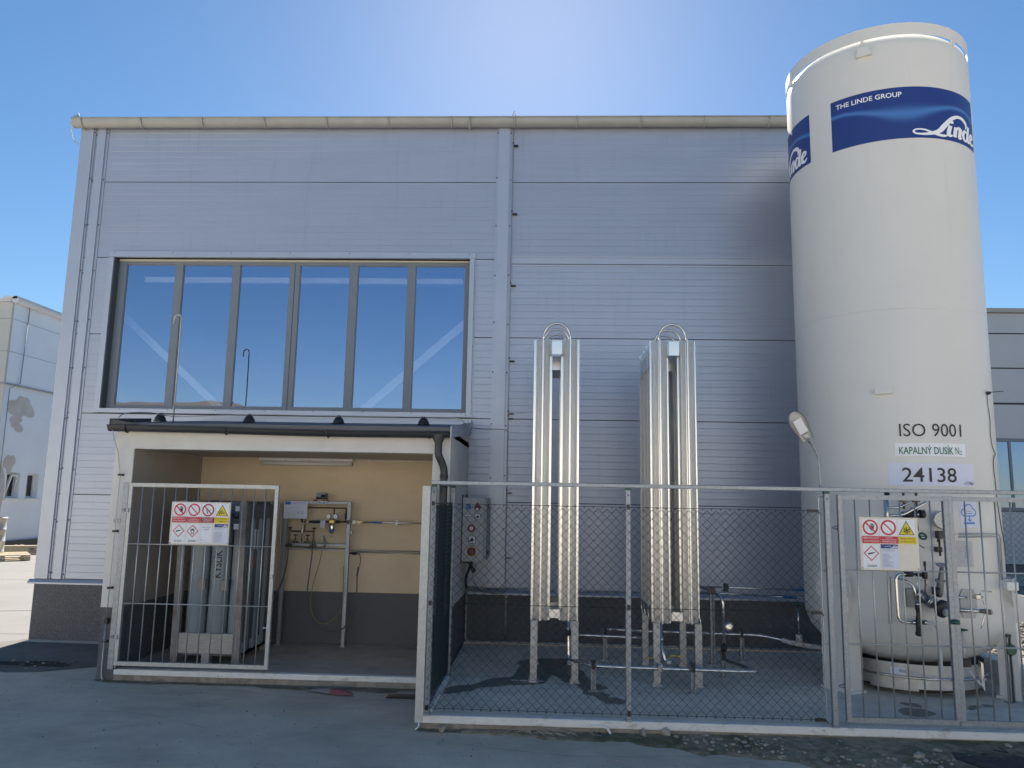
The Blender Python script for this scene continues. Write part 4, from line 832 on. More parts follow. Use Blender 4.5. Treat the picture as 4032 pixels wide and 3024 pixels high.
m = MB(); m.cbox(-2.405, -2.343, RY - .05, RY + .01, 1.293, 1.333, .005); m.tube([(-2.39, RY - .03, 1.33), (-2.41, RY - .04, 1.36)], .006, 6); m.tube([(-2.36, RY - .03, 1.33), (-2.335, RY - .04, 1.36)], .006, 6); rg = m.build('regulator', BRASS, Rk)
for x in (-2.412, -2.331):
    m = MB(); m.lathe([(.029, 0), (.029, .022), (.026, .026)], (x, RY - .035, 1.370), (0, -1, 0), 22); g = m.build('gauge', DKMET, rg)
    for v in []: pass
    m = MB(); m.lathe([(.0, .0), (.0255, .0)], (x, RY - .0615, 1.370), (0, -1, 0), 22, caps=False); m.build('gauge_face', PLASTW, rg)
m = MB(); m.lathe([(.012, 0), (.026, .018), (.031, .04), (.031, .085), (.028, .105), (.02, .115)], (-2.374, RY - .025, 1.176), (0, 0, 1), 20); m.tube([(-2.374, RY - .025, 1.18), (-2.374, RY - .025, 1.16)], .006, 8); m.lathe([(0, 0), (.009, .003), (.011, .011), (.009, .019), (0, .022)], (-2.374, RY - .025, 1.142), (0, 0, 1), 12); m.build('filter_bowl', STEEL, rg)
m = MB(); m.lathe([(.0316, .0), (.0316, .022)], (-2.374, RY - .025, 1.208), (0, 0, 1), 20, caps=False); m.build('band', PALEBL, rg)
m = MB(); m.box(-2.515, -2.46, RY - .03, RY + .03, 1.575, 1.612); m.cbox(-2.573, -2.46, RY - .03, RY + .03, 1.577, 1.632, .006); m.build('switch_box', mat('switch grey', (.22, .245, .26), .5), Rk)
m = MB(); m.lathe([(.060, 0), (.066, .008), (.06, .016)], (-2.52, RY, 1.562), (0, 0, 1), 14); m.tube(smooth_path([(-2.46, RY - .02, 1.57), (-2.44, RY - .03, 1.555), (-2.43, RY - .02, 1.535)], 3), .006, 6); m.build('cable_coil', BLACK, Rk)
m = MB(); m.box(-2.605, -2.57, RY - .02, RY + .02, 1.538, 1.556); again(m.build('red_foot', DRED, Rk), Rk, (.105, 0, 0))
f = Flat(-2.552, RY - .019, 1.505); f.rect(0, .095, .0, .032, 1); f.rect(.007, .088, .006, .026, 2); f.rect(.03, .065, .013, .019, 1); f.m.build('name_plate', [CREAM, WHT, PALEBL], Rk)
m = MB(); m.tube(fillet([(-2.458, RY - .04, 1.155), (-2.436, RY - .05, 1.0)], .01), .009, 8); m.tube([(-2.455, RY - .03, 1.155), (-2.425, RY - .01, 1.065)], .006, 6); m.build('spanner', GALV, Rk)
# run of pipe to the right along the wall
gp = thing('gas_pipe', (-1.7, RY, 1.31), 'thin chromed gas pipe running from the manifold rack to the pier', 'pipe')
m = MB(); m.tube([(-2.30, RY - .01, 1.31), (-1.05, RY - .01, 1.312)], .0095, 10); m.build('tube', STEEL, gp)
m = MB(); m.cbox(-2.205, -2.178, RY - .035, RY + .02, 1.288, 1.332, .003); m.build('clamp', BLACK, gp)
m = MB(); m.cbox(-2.148, -2.102, RY - .03, RY + .015, 1.29, 1.332, .008); m.lathe([(.013, 0), (.009, .02)], (-2.075, RY - .02, 1.30), (0, 0, -1), 10); m.build('ball_valve', PLASTW, gp)
m = MB(); m.box(-2.10, -2.03, RY - .035, RY - .02, 1.303, 1.322); m.build('valve_lever', mat('brass lever', (.48, .38, .14), .4, .5), gp)
m = MB(); m.tube([(-1.93, RY - .01, 1.311), (-1.81, RY - .01, 1.311)], .0115, 10); m.build('marker_band', PALEBL, gp)
m = MB(); m.box(-1.655, -1.635, RY - .025, RY + .16, 1.285, 1.295); m.cbox(-1.66, -1.63, RY - .03, RY + .0, 1.325, 1.34, .003); m.cbox(-1.66, -1.63, RY - .03, RY + .0, 1.283, 1.298, .003); m.box(-1.65, -1.64, RY - .02, RY + .01, 1.28, 1.345); m.build('wall_clamp', PLASTW, gp)
cg = thing('cable_conduit', (-1.8, -.33, .98), 'pair of thin grey conduits low along the ochre wall', 'conduit')
m = MB(); m.tube([(-2.92, -.32, 1.02), (-2.2, -.32, .995), (-1.07, -.32, .988)], .008, 8); m.build('tube', GALVB, cg)
m = MB(); m.tube([(-2.12, -.32, .972), (-1.07, -.32, .962)], .008, 8); m.build('tube', GALVB, cg)
m = MB(); m.tube([(-2.19, -.36, .962), (-2.155, -.36, .958)], .010, 8); m.tube([(-2.155, -.36, .958), (-2.11, -.36, .958)], .017, 8); m.tube(smooth_path([(-2.11, -.36, .958), (-2.07, -.37, .945), (-2.055, -.38, .87), (-2.07, -.4, .79)], 4), .004, 6); m.build('plug', DKMET, cg)
y = RY - .045
m = MB(); m.tube(smooth_path([(-2.578, y, 1.03), (-2.582, y, .90), (-2.605, y, .62), (-2.60, y, .36), (-2.53, y, .20), (-2.42, y, .125), (-2.30, y, .115), (-2.16, y, .18), (-2.075, y, .33), (-2.055, y, .55), (-2.058, y, .70), (-2.05, y, .80)], 6), .0075, 8)
m.tube([(-2.058, y, .72), (-2.048, y, .82)], .012, 8); tag(m.build('flexible_hose', HOSE), 'grey flexible hose hanging in a big loop below the manifold rack', 'hose', 'hoses of the manifold rack')
m = MB(); m.tube(smooth_path([(-2.852, y, 1.02), (-2.855, y, .88), (-2.88, y, .72), (-2.93, y + .02, .58), (-2.99, y - .05, .44), (-3.02, y - .1, .46)], 6), .0075, 8); tag(m.build('flexible_hose', HOSE), 'grey flexible hose running from the manifold rack to the cylinder pack', 'hose', 'hoses of the manifold rack')
m = MB(); m.tube(smooth_path([(-2.47, y + .02, .99), (-2.50, y + .02, .84), (-2.555, y + .02, .62), (-2.57, y + .02, .42), (-2.53, y + .02, .27), (-2.44, y + .02, .20), (-2.34, y + .02, .22), (-2.23, y + .02, .35), (-2.205, y - .01, .6), (-2.215, y - .01, .82)], 6), .0042, 6)
tag(m.build('earth_wire', YELW), 'thin yellow green earth wire looping beneath the manifold rack', 'wire')
m = MB(); m.tube([(-2.99, -.5, 1.60), (-3.0, -.5, 1.48)], .008, 6); m.tube([(-3.06, -.5, 1.60), (-3.02, -.5, 1.48)], .006, 6); m.tube(smooth_path([(-3.0, -.5, 1.50), (-2.96, -.5, 1.42), (-2.95, -.5, 1.2), (-2.945, -.5, 1.05)], 4), .005, 6); m.box(-3.04, -2.985, -.51, -.49, 1.48, 1.53)
tag(m.build('valve_lever', mat('pale lever', (.55, .55, .54), .4)), 'pale forked lever with a thin tube between pack and rack', 'lever')

# ================================================================== chain-link fence
def chain(m, p0, ux, L, z0, z1, r=.0021, p=.0707, mi=0, off=0):
    p0 = Vector(p0); ux = Vector(ux).normalized(); yy = Vector((-ux.y, ux.x, 0)); nk = int(L / (p / 2)); nj = int((z1 - z0) / (p / 2))
    for k_ in range(nk):
        pts = []
        for j in range(nj + 1):
            b = (j + k_ + off) % 2
            pts.append(p0 + ux * ((k_ + b) * p / 2 + random.uniform(-.0012, .0012)) + yy * (.0016 if b else -.0016) + Vector((0, 0, z0 - p0.z + j * p / 2)))
        m.tube(pts, r, 4, mi, caps=False)
        if (k_ + off) % 2 == 0:
            for P_, s_ in ((p0 + ux * (k_ * p / 2) + Vector((0, 0, z0 - p0.z)), -1), (p0 + ux * (k_ * p / 2) + Vector((0, 0, z0 - p0.z + nj * p / 2)), 1)):
                m.tube([P_, P_ + Vector((0, 0, s_ * .010)), P_ + ux * .007 + Vector((0, 0, s_ * .020))], r, 4, mi); m.tube([P_ + Vector((0, 0, s_ * .010)), P_ - ux * .007 + Vector((0, 0, s_ * .020))], r, 4, mi)
Fn = thing('chain_link_fence', (.66, FY, PZ), 'galvanised post fence with dark green chain-link mesh before the vaporizers', 'fence')
def post(x, y, par, h=1.69):
    m = MB(); m.cbox(x - .02, x + .02, y - .02, y + .02, PZ + .004, h, .003); m.lathe([(.006, 0), (.006, .003)], (x, y - .02, h - .04), (0, -1, 0), 8, 1); m.lathe([(.005, 0), (.005, .003)], (x, y - .02, .08), (0, -1, 0), 8, 1); m.cbox(x - .027, x + .027, y - .03, y + .025, PZ + .002, PZ + .022, .003)
    o = m.build('post', [GALV, BLACK], par); m = MB(); m.box(x - .021, x + .021, y - .021, y + .021, h, h + .018); m.build('cap', GREEN, o); return o
post(-.870, FY, Fn); post(.666, FY, Fn); post(2.208, FY, Fn)
m = MB(); m.cbox(-.895, 4.5, FY - .02, FY + .02, 1.708, 1.738, .003); m.build('top_rail', GALV, Fn)
m = MB(); m.box(2.229, 2.2295, FY - .0205, FY + .0205, 1.707, 1.739); m.build('rail_joint', JOINT, Fn)
m = MB(); chain(m, (-.893 + .015, FY - .024, 0), (1, 0, 0), 3.03, .02, 1.56); m.build('mesh', DKGRN, Fn, kind='stuff')
m = MB()
for z in (.014, .794, 1.558): m.tube([(-.88, FY - .026, z), (.66, FY - .027, z - (.006 if z == .794 else .003)), (2.14, FY - .026, z)], .0022, 6)
m.build('tension_wire', DKGRN, Fn)
m = MB()
for z in (.014, .79, 1.556):
    m.box(.655, .677, FY - .034, FY - .02, z - .018, z + .022); m.box(-.882, -.86, FY - .034, FY - .02, z - .015, z + .018)
    m.box(2.05, 2.125, FY - .036, FY - .024, z - .012, z + .012); m.tube([(2.12, FY - .03, z), (2.145, FY - .03, z - .02)], .005, 6)
m.build('tensioner', BLACK, Fn)
m = MB(); m.tube(fillet([(2.19, FY, 1.664), (2.143, FY - .01, 1.664), (2.143, FY - .01, -.03), (2.19, FY, -.03)], .02), .006, 8)
for z in (1.105, .56): m.tube([(2.143, FY - .01, z), (2.19, FY, z)], .006, 8)
m.build('tension_bar', GALVB, Fn)
Fs = thing('return_fence', (-.87, -2.4, PZ), 'short green mesh fence seen edge-on between corner post and store', 'fence')
post(-.868, -1.735, Fs, 1.70)
m = MB(); m.cbox(-.885, -.855, FY + .02, -1.715, 1.708, 1.736, .003); m.build('top_rail', GALV, Fs)
m = MB(); chain(m, (-.868, FY + .03, 0), (0, 1, 0), 1.25, .02, 1.56); m.build('mesh', DKGRN, Fs, kind='stuff')
m = MB()
for z in (.014, .79, 1.556): m.tube([(-.868, FY, z), (-.868, -1.74, z)], .0022, 6)
m.build('tension_wire', DKGRN, Fs)

# ================================================================== ambient air vaporizers
def vaporizer(label):
    v = thing('ambient_vaporizer', (0, 0, 0), label, 'vaporizer', 'finned aluminium vaporizers')
    P = []
    for k_ in range(8):
        a = k_ * PI / 4; L = .089 if k_ % 2 == 0 else .089; t = .0020
        ca, sa = math.cos(a), math.sin(a)
        for r_, s_ in ((.016, -1.6), (L - .006, -1), (L - .006, -2.6), (L, -2.6), (L, 2.6), (L - .006, 2.6), (L - .006, 1), (.016, 1.6)): P.append((ca * r_ - sa * s_ * t, sa * r_ + ca * s_ * t))
    n = len(P)
    m = MB(); z0, z1 = .495, 3.155; m.add([(x, y, z) for z in (z0, z1) for x, y in P], [(i, (i + 1) % n, n + (i + 1) % n, n + i) for i in range(n)])
    for z in (z0, z1):      # end faces as eight thin fins and a ring core
        for k_ in range(8):
            q = P[k_ * 8:k_ * 8 + 8]; m.add([(x, y, z) for x, y in q], [(0, 1, 6, 7), (2, 3, 4, 5)])
        m.add([(x, y, z) for k_ in range(8) for x, y in (P[k_ * 8], P[k_ * 8 + 7])], [tuple(range(16))])
    m.xform(Matrix.Translation((-.132, 0, 0)))
    f0 = m.build('finned_tube', ALU, v)
    for j in range(4):
        for i in range(2):
            if i or j: again(f0, v, (i * .264, j * .26, 0))
    m = MB(); m.tube([(-.132, 0, 3.13), (-.132, 0, 3.19)] + arc((0, 0, 3.19), .132, PI, 0, 16)[1:] + [(.132, 0, 3.13)], .0105, 10); u0 = m.build('u_bend', STEEL, v)
    for j in (1, 2, 3): again(u0, v, (0, .26 * j, 0))
    for za, zb in ((2.996, 3.132), (.527, .604)):
        m = MB(); m.prism([(-.068, -.075, za), (-.048, -.098, za), (.048, -.098, za), (.068, -.075, za), (.068, -.068, za), (.045, -.09, za), (-.045, -.09, za), (-.068, -.068, za)], (0, 0, zb - za))
        c0 = m.build('clip_plate', ALU, v)
    for j in range(3):
        for x in (-1, 1):
            for za, zb in ((2.90, 3.05), (.54, .62)):
                y0 = .26 * j + .055; y1 = .26 * (j + 1) - .055
                m = MB(); m.prism([(x * .212, y0, za), (x * .224, y0 + .02, za), (x * .224, y1 - .02, za), (x * .212, y1, za), (x * .206, y1, za), (x * .206, y0, za)], (0, 0, zb - za)); m.build('side_clip', ALU, v)
    for j in range(1, 4):
        for za, zb in ((2.9, 3.04), (.53, .62)): m = MB(); m.box(-.045, .045, .26 * j - .004, .26 * j + .004, za, zb); m.build('cross_tie', ALU, v)
    m = MB(); m.box(-.217, -.156, -.085, -.080, PZ + .01, .50); m.box(-.217, -.212, -.080, -.03, PZ + .01, .50); m.box(-.161, -.156, -.080, -.03, PZ + .01, .50); m.box(-.192, -.182, -.089, -.085, PZ + .01, .50)
    m.box(-.235, -.14, -.11, .0, PZ, PZ + .012); m.lathe([(.009, 0), (.009, .03)], (-.225, -.09, PZ + .01), (0, 0, 1), 8); l0 = m.build('leg', LEGM, v)
    again(l0, v, (.379, 0, 0)); again(l0, v, (0, .80, 0)); again(l0, v, (.379, .80, 0))
    m = MB(); m.box(-.215, -.208, -.09, .87, .50, .545); m.box(.208, .215, -.09, .87, .50, .545); m.build('side_rail', ALU, v)
    return v
v1 = vaporizer('tall finned vaporizer standing in the dark wet patch, nearer the power cabinet'); v1.location = (.114, -1.765, 0)
v2 = copy_tree(v1); v2.location = (1.238, -1.765, 0); v2['label'] = 'tall finned vaporizer on dry concrete, nearer the tank'
# ================================================================== pipework on the pad
pr = thing('outlet_pipe', (1.0, -2.0, PZ), 'bright outlet pipe crossing low in front of both vaporizers', 'pipe')
m = MB(); m.tube(fillet([(.246, -1.765, .50), (.25, -1.775, .33), (.252, -1.80, .155), (.45, -2.055, .155), (.6, -2.07, .152), (1.78, -2.06, .142), (1.90, -2.05, .142), (1.765, -1.50, .12)], .045), .0165, 12); m.build('tube', STEEL, pr)
m = MB(); m.lathe([(.026, 0), (.026, .05)], (.247, -1.77, .36), (0, 0, 1), 12); m.build('coupling', DKMET, pr)
m = MB(); m.tube([(.745, -2.068, .155), (.745, -2.068, .33)], .007, 8); m.tube([(.745, -2.068, .21), (.745, -2.068, .26)], .011, 8); m.build('test_nipple', BRASS, pr)
m = MB(); m.tube([(1.095, -1.80, .50), (1.10, -1.82, .30), (1.11, -1.95, .19)], .014, 10); m.lathe([(.024, 0), (.024, .03)], (1.098, -1.81, .34), (0, 0, 1), 12); m.build('branch', STEEL, pr)
m = MB(); m.cbox(1.11, 1.165, -2.0, -1.93, .165, .21, .01); m.cbox(1.02, 1.07, -2.09, -2.03, .12, .19, .008); m.build('ball_valve', STEEL, pr)
m = MB(); m.tube(fillet([(1.14, -1.97, .215), (1.16, -1.98, .245), (1.26, -2.0, .24)], .01), .006, 6); m.tube([(.92, -2.05, .235), (1.0, -2.05, .232)], .006, 6); m.build('lever', mat('yellow lever', (.55, .42, .08), .5), pr)
def support(x, y, h, lab, grp='strut pipe supports on the pad'):
    s_ = thing('pipe_support', (x, y, PZ), lab, 'pipe support', grp)
    m = MB(); m.box(x - .021, x - .013, y - .02, y + .02, PZ + .008, h); m.box(x + .013, x + .021, y - .02, y + .02, PZ + .008, h); m.box(x - .021, x + .021, y + .012, y + .02, PZ + .008, h); m.build('strut', GALV, s_)
    m = MB(); m.box(x - .045, x + .045, y - .04, y + .04, PZ, PZ + .008); m.build('base_plate', GALV, s_)
    m = MB(); m.cbox(x - .018, x + .018, y - .026, y + .05, h - .062, h + .002, .004); m.lathe([(.007, 0), (.007, .004)], (x, y - .027, h - .02), (0, -1, 0), 8); m.box(x - .022, x + .022, y - .022, y + .021, h + .005, h + .014); m.build('clamp', BLACK, s_)
support(.457, -2.11, .20, 'short strut support under the outlet pipe, standing in the wet run-off patch'); support(1.325, -2.11, .20, 'short strut support under the outlet pipe, before the vaporizer nearer the tank')
support(.668, -.75, .27, 'strut support behind the middle fence post, between the vaporizers'); support(1.765, -.86, .72, 'tall strut support carrying the pipe pair between vaporizer and tank'); support(2.115, -.65, .26, 'strut support under the low rear pipe nearest the tank')
support(1.74, -1.45, .18, 'support post below the vertical pipe with the round flange')
p = thing('riser_pipe', (1.75, -1.45, PZ), 'vertical pipe with a round shiny flange standing between vaporizer and tank', 'pipe')
m = MB(); m.tube(fillet([(1.752, -1.45, .12), (1.745, -1.45, .68), (1.70, -1.40, .735), (1.52, -1.15, .79)], .05), .0165, 12); m.build('tube', STEEL, p)
m = MB(); m.lathe([(.020, 0), (.046, .004), (.046, .03), (.02, .034)], (1.79, -1.47, .43), (0, -1, .1), 24); m.build('flange', mat('flange steel', (.62, .59, .52), .3, .9, var=.1, scale=60), p)
m = MB(); m.lathe([(.028, 0), (.028, .05)], (1.747, -1.45, .20), (0, 0, 1), 12); m.box(1.62, 1.69, -1.40, -1.34, .73, .77); m.build('coupling', DKMET, p)
m = MB(); m.tube(smooth_path([(.33, -.98, .235), (.7, -.98, .228), (1.05, -.98, .222)], 3), .013, 10); tag(m.build('link_pipe', STEEL), 'pipe linking the rear feet of the two vaporizers', 'pipe')
m = MB(); m.tube(smooth_path([(.71, -.66, .245), (1.4, -.66, .235), (2.1, -.66, .228), (2.3, -.68, .225), (2.5, -.75, .20), (2.62, -.80, .185)], 4), .014, 10); m.tube([(.69, -.66, .245), (.75, -.66, .245)], .022, 10); tag(m.build('tank_feed_pipe', STEEL), 'low pipe running along the wall to the tank bottom', 'pipe')
fz = thing('frosted_valve', (2.65, -.82, .18), 'frost white pipe with a tall valve spindle beside the tank bottom', 'valve')
m = MB(); m.tube(smooth_path([(2.50, -.76, .20), (2.62, -.82, .178), (2.80, -.92, .165), (2.95, -1.0, .165)], 4), .024, 12); m.tube([(2.655, -.84, .19), (2.655, -.84, .27)], .034, 12); m.build('body', FROST, fz)
m = MB(); m.tube([(2.655, -.84, .26), (2.652, -.84, .56)], .011, 8); m.build('spindle', STEEL, fz)
m = MB(); m.lathe([(.012, -.006), (.045, -.004), (.048, .004), (.02, .01)], (2.651, -.84, .57), (0, 0, 1), 16); m.build('handwheel', GREEN, fz)
hp = thing('thin_pipe', (2.2, -.86, .72), 'pair of thin pipes at plinth height between vaporizer and tank', 'pipe')
m = MB(); m.tube([(1.50, -.86, .735), (2.80, -.86, .722)], .011, 10); m.build('tube', STEEL, hp); m = MB(); m.tube([(1.45, -.10, .60), (2.98, -.10, .552)], .010, 10); m.build('tube', STEEL, hp)
m = MB(); m.cbox(1.89, 1.935, -.89, -.83, .69, .77, .004); m.build('clamp', BLACK, hp); m = MB(); m.tube([(2.60, -.86, .724), (2.72, -.86, .723)], .013, 10); m.tube([(2.74, -.10, .559), (2.88, -.10, .555)], .013, 10); m.build('marker_band', PALEBL, hp)
m = MB(); m.tube(fillet([(-.878, -.10, .575), (-.1, -.10, .568), (.9, -.10, .565)], .02), .011, 8)
for x in (-.7, -.2, .45): m.box(x - .01, x + .01, -.115, -.0, .555, .59)
m.tube([(-.88, -.10, .575), (-.80, -.10, .575)], .018, 8); tag(m.build('wall_conduit', GALVB), 'grey conduit along the drip flashing below the power cabinet', 'conduit')
m = MB(); m.tube(fillet([(-.875, -.06, .74), (-.875, -.06, .08), (-.875, -.065, -.018), (-.7, -.09, -.018), (.5, -.09, -.016), (1.6, -.09, -.014), (3.1, -.09, -.012)], .07), .0125, 8)
for x in (-.55, -.16): m.tube([(x, -.09, -.018), (x + .09, -.09, -.018)], .0135, 8)
tag(m.build('floor_conduit', GALV), 'conduit dropping from the cabinet and running along the wall foot', 'conduit')
m = MB(); m.tube([(-.418, -.045, .50), (-.414, -.045, -.03)], .010, 8); m.box(-.43, -.40, -.06, -.03, .47, .52); tag(m.build('earth_rod', GALV), 'short vertical earth rod on the dark plinth by the column flashing', 'lightning wire')
m = MB(); m.tube([(-.30, -1.85, PZ + .012), (.02, -1.86, PZ + .012)], .008, 6); tag(m.build('loose_rod', GALV), 'loose thin rod lying on the pad at the foot of the vaporizer', 'rod')

# ================================================================== power cabinet
E = thing('power_cabinet', (-.77, -.32, .92), 'grey power cabinet with sockets and rotary switches on the store wall', 'cabinet')
BY = -.62
m = MB(); m.cbox(-.888, -.645, BY, -.03, .918, 1.607, .004); m.build('body', BOXG, E)
m = MB(); m.cbox(-.640, -.622, BY + .01, -.04, .925, 1.600, .004); m.box(-.645, -.64, BY + .02, -.05, .93, 1.595); m.build('door', BOXG, E)
m = MB(); m.box(-.622, -.605, BY + .10, BY + .14, 1.50, 1.54); again(m.build('door_lock', BLACK, E), E, (0, 0, -.51))
m = MB(); m.box(-.897, -.888, BY - .004, BY + .03, .885, 1.64); m.box(-.897, -.888, -.1, -.06, .885, 1.64); m.box(-.862, -.852, BY + .02, BY + .05, 1.607, 1.645); m.build('mounting_rail', BLACK, E)
def sw(x, z, s_):
    f = Flat(x - s_, BY - .001, z - s_); f.rect(0, 2 * s_, 0, 2 * s_, 4); k_ = s_ * .12; f.rect(k_, 2 * s_ - k_, k_, 2 * s_ - k_, 1); o = f.m.build('switch', PRINT, E)
    m = MB(); m.lathe([(s_ * .45, 0), (s_ * .42, .02), (0, .022)], (x, BY - .003, z), (0, -1, 0), 14); m.obox((x - s_ * .35, BY - .017, z - s_ * .25), (s_ * .5, 0, s_ * .3), (0, .008, 0), (-s_ * .08, 0, s_ * .13)); m.build('knob', BLACK, o)
sw(-.828, 1.403, .022); sw(-.721, 1.402, .030); sw(-.777, 1.152, .041)
m = MB(); m.cbox(-.850, -.802, BY - .03, BY, 1.485, 1.540, .006); m.build('blue_socket', SOCKB, E)
m = MB(); m.lathe([(.034, 0), (.033, .035), (.025, .042)], (-.723, BY, 1.502), (0, -1, -.15), 20); m.box(-.735, -.711, BY - .03, BY, 1.525, 1.552); o = m.build('red_socket', MAROON, E); m = MB(); m.lathe([(.016, 0), (.015, .004)], (-.723, BY - .041, 1.482), (0, -1, -.15), 14); m.build('socket_plug', PLASTW, o)
m = MB(); m.cbox(-.832, -.735, BY - .012, BY, 1.225, 1.345, .004); o = m.build('guarded_socket', CLEAR, E)
m = MB(); m.lathe([(.040, 0), (.040, .03), (.023, .032)], (-.784, BY - .010, 1.276), (0, -1, 0), 24, caps=False); m.build('socket_ring', MAROON, o); m = MB(); m.lathe([(.024, 0), (.022, .02)], (-.784, BY - .012, 1.276), (0, -1, 0), 20); m.build('socket_plug', PLASTW, o)
m = MB(); m.box(-.825, -.730, BY - .004, BY, .978, 1.072); o = m.build('main_switch', YEL, E); m = MB(); m.lathe([(.048, 0), (.046, .016), (.02, .018)], (-.779, BY - .004, 1.025), (0, -1, 0), 26); m.obox((-.779, BY - .026, 1.025), (.012, 0, .012), (0, .006, 0), (-.028, 0, .028)); m.build('knob', MAROON, o)
f = Flat(-.795, BY - .001, 1.079); f.rect(0, .042, 0, .012, 0); f.m.build('green_label', GRTXT, E)
m = MB(); m.tube([(-.84, BY + .06, .918), (-.80, BY + .06, .885)], .012, 8); m.tube(smooth_path([(-.80, BY + .05, .92), (-.80, BY + .05, .86), (-.845, BY + .15, .74), (-.868, BY + .35, .66), (-.87, -.08, .56)], 5), .012, 8); m.box(-.87, -.80, BY + .03, BY + .06, .895, .915); m.build('feed_cable', BLACK, E)
m = MB(); m.tube([(-.785, BY + .04, .92), (-.775, BY + .04, .83)], .016, 8); m.lathe([(.024, 0), (.026, .02), (.02, .05)], (-.752, BY + .0, .822), (0, 1, .1), 14); m.build('hanging_plug', BLACK, E)
m = MB(); m.tube(smooth_path([(-.772, BY + .05, .83), (-.76, BY + .08, .72), (-.70, -.3, .58), (-.60, -.14, .53), (-.5, -.12, .525), (-.42, -.08, .54)], 5), .005, 6); m.build('earth_wire', YELW, E)

# ================================================================== arm lamp on the rail
La = thing('street_lamp', (2.166, FY, 1.74), 'grey arm lamp with an oval head standing on the fence rail', 'lamp')
m = MB(); m.lathe([(.017, 0), (.011, .012)], (2.166, FY, 1.737), (0, 0, 1), 14); m.tube(smooth_path([(2.166, FY, 1.737), (2.164, FY, 1.86), (2.160, FY, 1.95), (2.140, FY - .01, 2.005), (2.113, FY - .03, 2.05), (2.072, FY - .055, 2.105)], 5), .0085, 12); m.lathe([(.013, 0), (.013, .03)], (2.084, FY - .048, 2.088), (-.55, -.33, .75), 12); m.build('arm', GALV, La)
ax = Vector((2.072, FY - .055, 2.10)); d = (Vector((1.925, FY - .16, 2.295)) - ax).normalized(); sd_ = d.cross(Vector((0, 1, .35))).normalized(); nn = sd_.cross(d).normalized()
if nn.y > 0: nn = -nn
m = MB(); L = .27; ws = [(0, .045), (.06, .052), (.14, .064), (.20, .068), (.25, .05), (.275, .022), (.283, .0)]; V = []; prof = [(-1, 0), (-.99, -.30), (-.86, -.66), (-.55, -.93), (0, -1), (.55, -.93), (.86, -.66), (.99, -.30), (1, 0)]
for t, w_ in ws: V += [ax + d * t + sd_ * (w_ * a) + nn * (b * .034 * (w_ / .068) ** .7) for a, b in prof]
k_ = len(prof); m.add(V, [(i * k_ + j, i * k_ + j + 1, (i + 1) * k_ + j + 1, (i + 1) * k_ + j) for i in range(len(ws) - 1) for j in range(k_ - 1)], 0, True)
V2 = [ax + d * t + sd_ * (w_ * a * .88) + nn * (b * .026 * (w_ / .068) ** .7) for t, w_ in ws for a, b in prof]; m.add(V2, [(i * k_ + j, (i + 1) * k_ + j, (i + 1) * k_ + j + 1, i * k_ + j + 1) for i in range(len(ws) - 1) for j in range(k_ - 1)], 0, True)
m.build('head', LAMPG, La)
m = MB(); m.obox(ax + d * .145 + nn * .002, d * .065, sd_ * .034, nn * .006); m.build('light_cover', LAMPW, La)
m = MB(); m.lathe([(.020, 0), (.026, .045)], ax + d * .02 - nn * .012, d, 14); m.build('neck', LAMPG, La)

# ================================================================== storage tank
TX, TY, TR = 3.46, -1.40, .873
T = thing('nitrogen_tank', (TX, TY, PZ), 'tall white upright liquid nitrogen tank with blue banner behind barred gates', 'tank')
def tp(th, z, off=0.0):
    a = R(th); return Vector((TX + (TR + off) * math.sin(a), TY - (TR + off) * math.cos(a), z))
pf = [(.001, .17), (.30, .19), (.55, .25), (.72, .34), (.82, .45), (.865, .56), (TR, .64)] + [(TR, z) for z in (1.5, 2.5, 3.372)] + [(TR - .003, 3.376), (TR - .003, 3.382), (TR, 3.386), (TR, 4.6), (TR, 5.92)] + [(.872, 5.98), (.866, 6.02), (.848, 6.065), (.80, 6.115), (.70, 6.165), (.5, 6.21), (.25, 6.235), (.001, 6.24)]
m = MB(); i0 = 0
for i in range(len(pf)):
    if i and (abs(pf[i][1] - 3.372) < 1e-6 or abs(pf[i][1] - 3.376) < 1e-6 or abs(pf[i][1] - 3.382) < 1e-6 or abs(pf[i][1] - 3.386) < 1e-6 or abs(pf[i][1] - 5.92) < 1e-6 or abs(pf[i][1] - .64) < 1e-6 or i == len(pf) - 1):
        m.lathe(pf[i0:i + 1], (TX, TY, 0), (0, 0, 1), 112, caps=False); i0 = i
m.build('shell', TANKW, T)
m = MB()
for q in (((TR - .004, 6.068), (TR + .002, 6.068)), ((TR + .002, 6.068), (TR + .002, 6.185)), ((TR + .002, 6.185), (TR - .004, 6.185)), ((TR - .004, 6.185), (TR - .004, 6.068))): m.lathe(q, (TX, TY, 0), (0, 0, 1), 96, caps=False)
rg = m.build('guard_ring', TANKW, T)
m = MB(); m.box(-.012, .012, -.01, .012, 6.02, 6.1); m.xform(Matrix.Translation(tp(-29, 0, -.004)) @ Matrix.Rotation(R(-29), 4, 'Z')); m.build('ring_bracket', TANKW, rg)
for th in (31, 91, 151, -89): 
    m = MB(); m.box(-.012, .012, -.01, .012, 6.02, 6.1); m.xform(Matrix.Translation(tp(th, 0, -.004)) @ Matrix.Rotation(R(th), 4, 'Z')); m.build('ring_bracket', TANKW, rg)
def lug(th, z, wd, h, outw):
    m = MB(); m.prism([(-wd / 2, 0, z - h / 2), (-wd / 2, -outw, z - h / 4), (-wd * .38, -outw, z + h / 2), (wd * .38, -outw, z + h / 2), (wd / 2, -outw, z - h / 4), (wd / 2, 0, z - h / 2)][:0] or [(-wd / 2, 0, z - h / 2), (wd / 2, 0, z - h / 2), (wd * .36, 0, z + h / 2), (-wd * .36, 0, z + h / 2)], (0, -outw, 0)); m.xform(Matrix.Translation(tp(th, 0, .001)) @ Matrix.Rotation(R(th), 4, 'Z')); return m
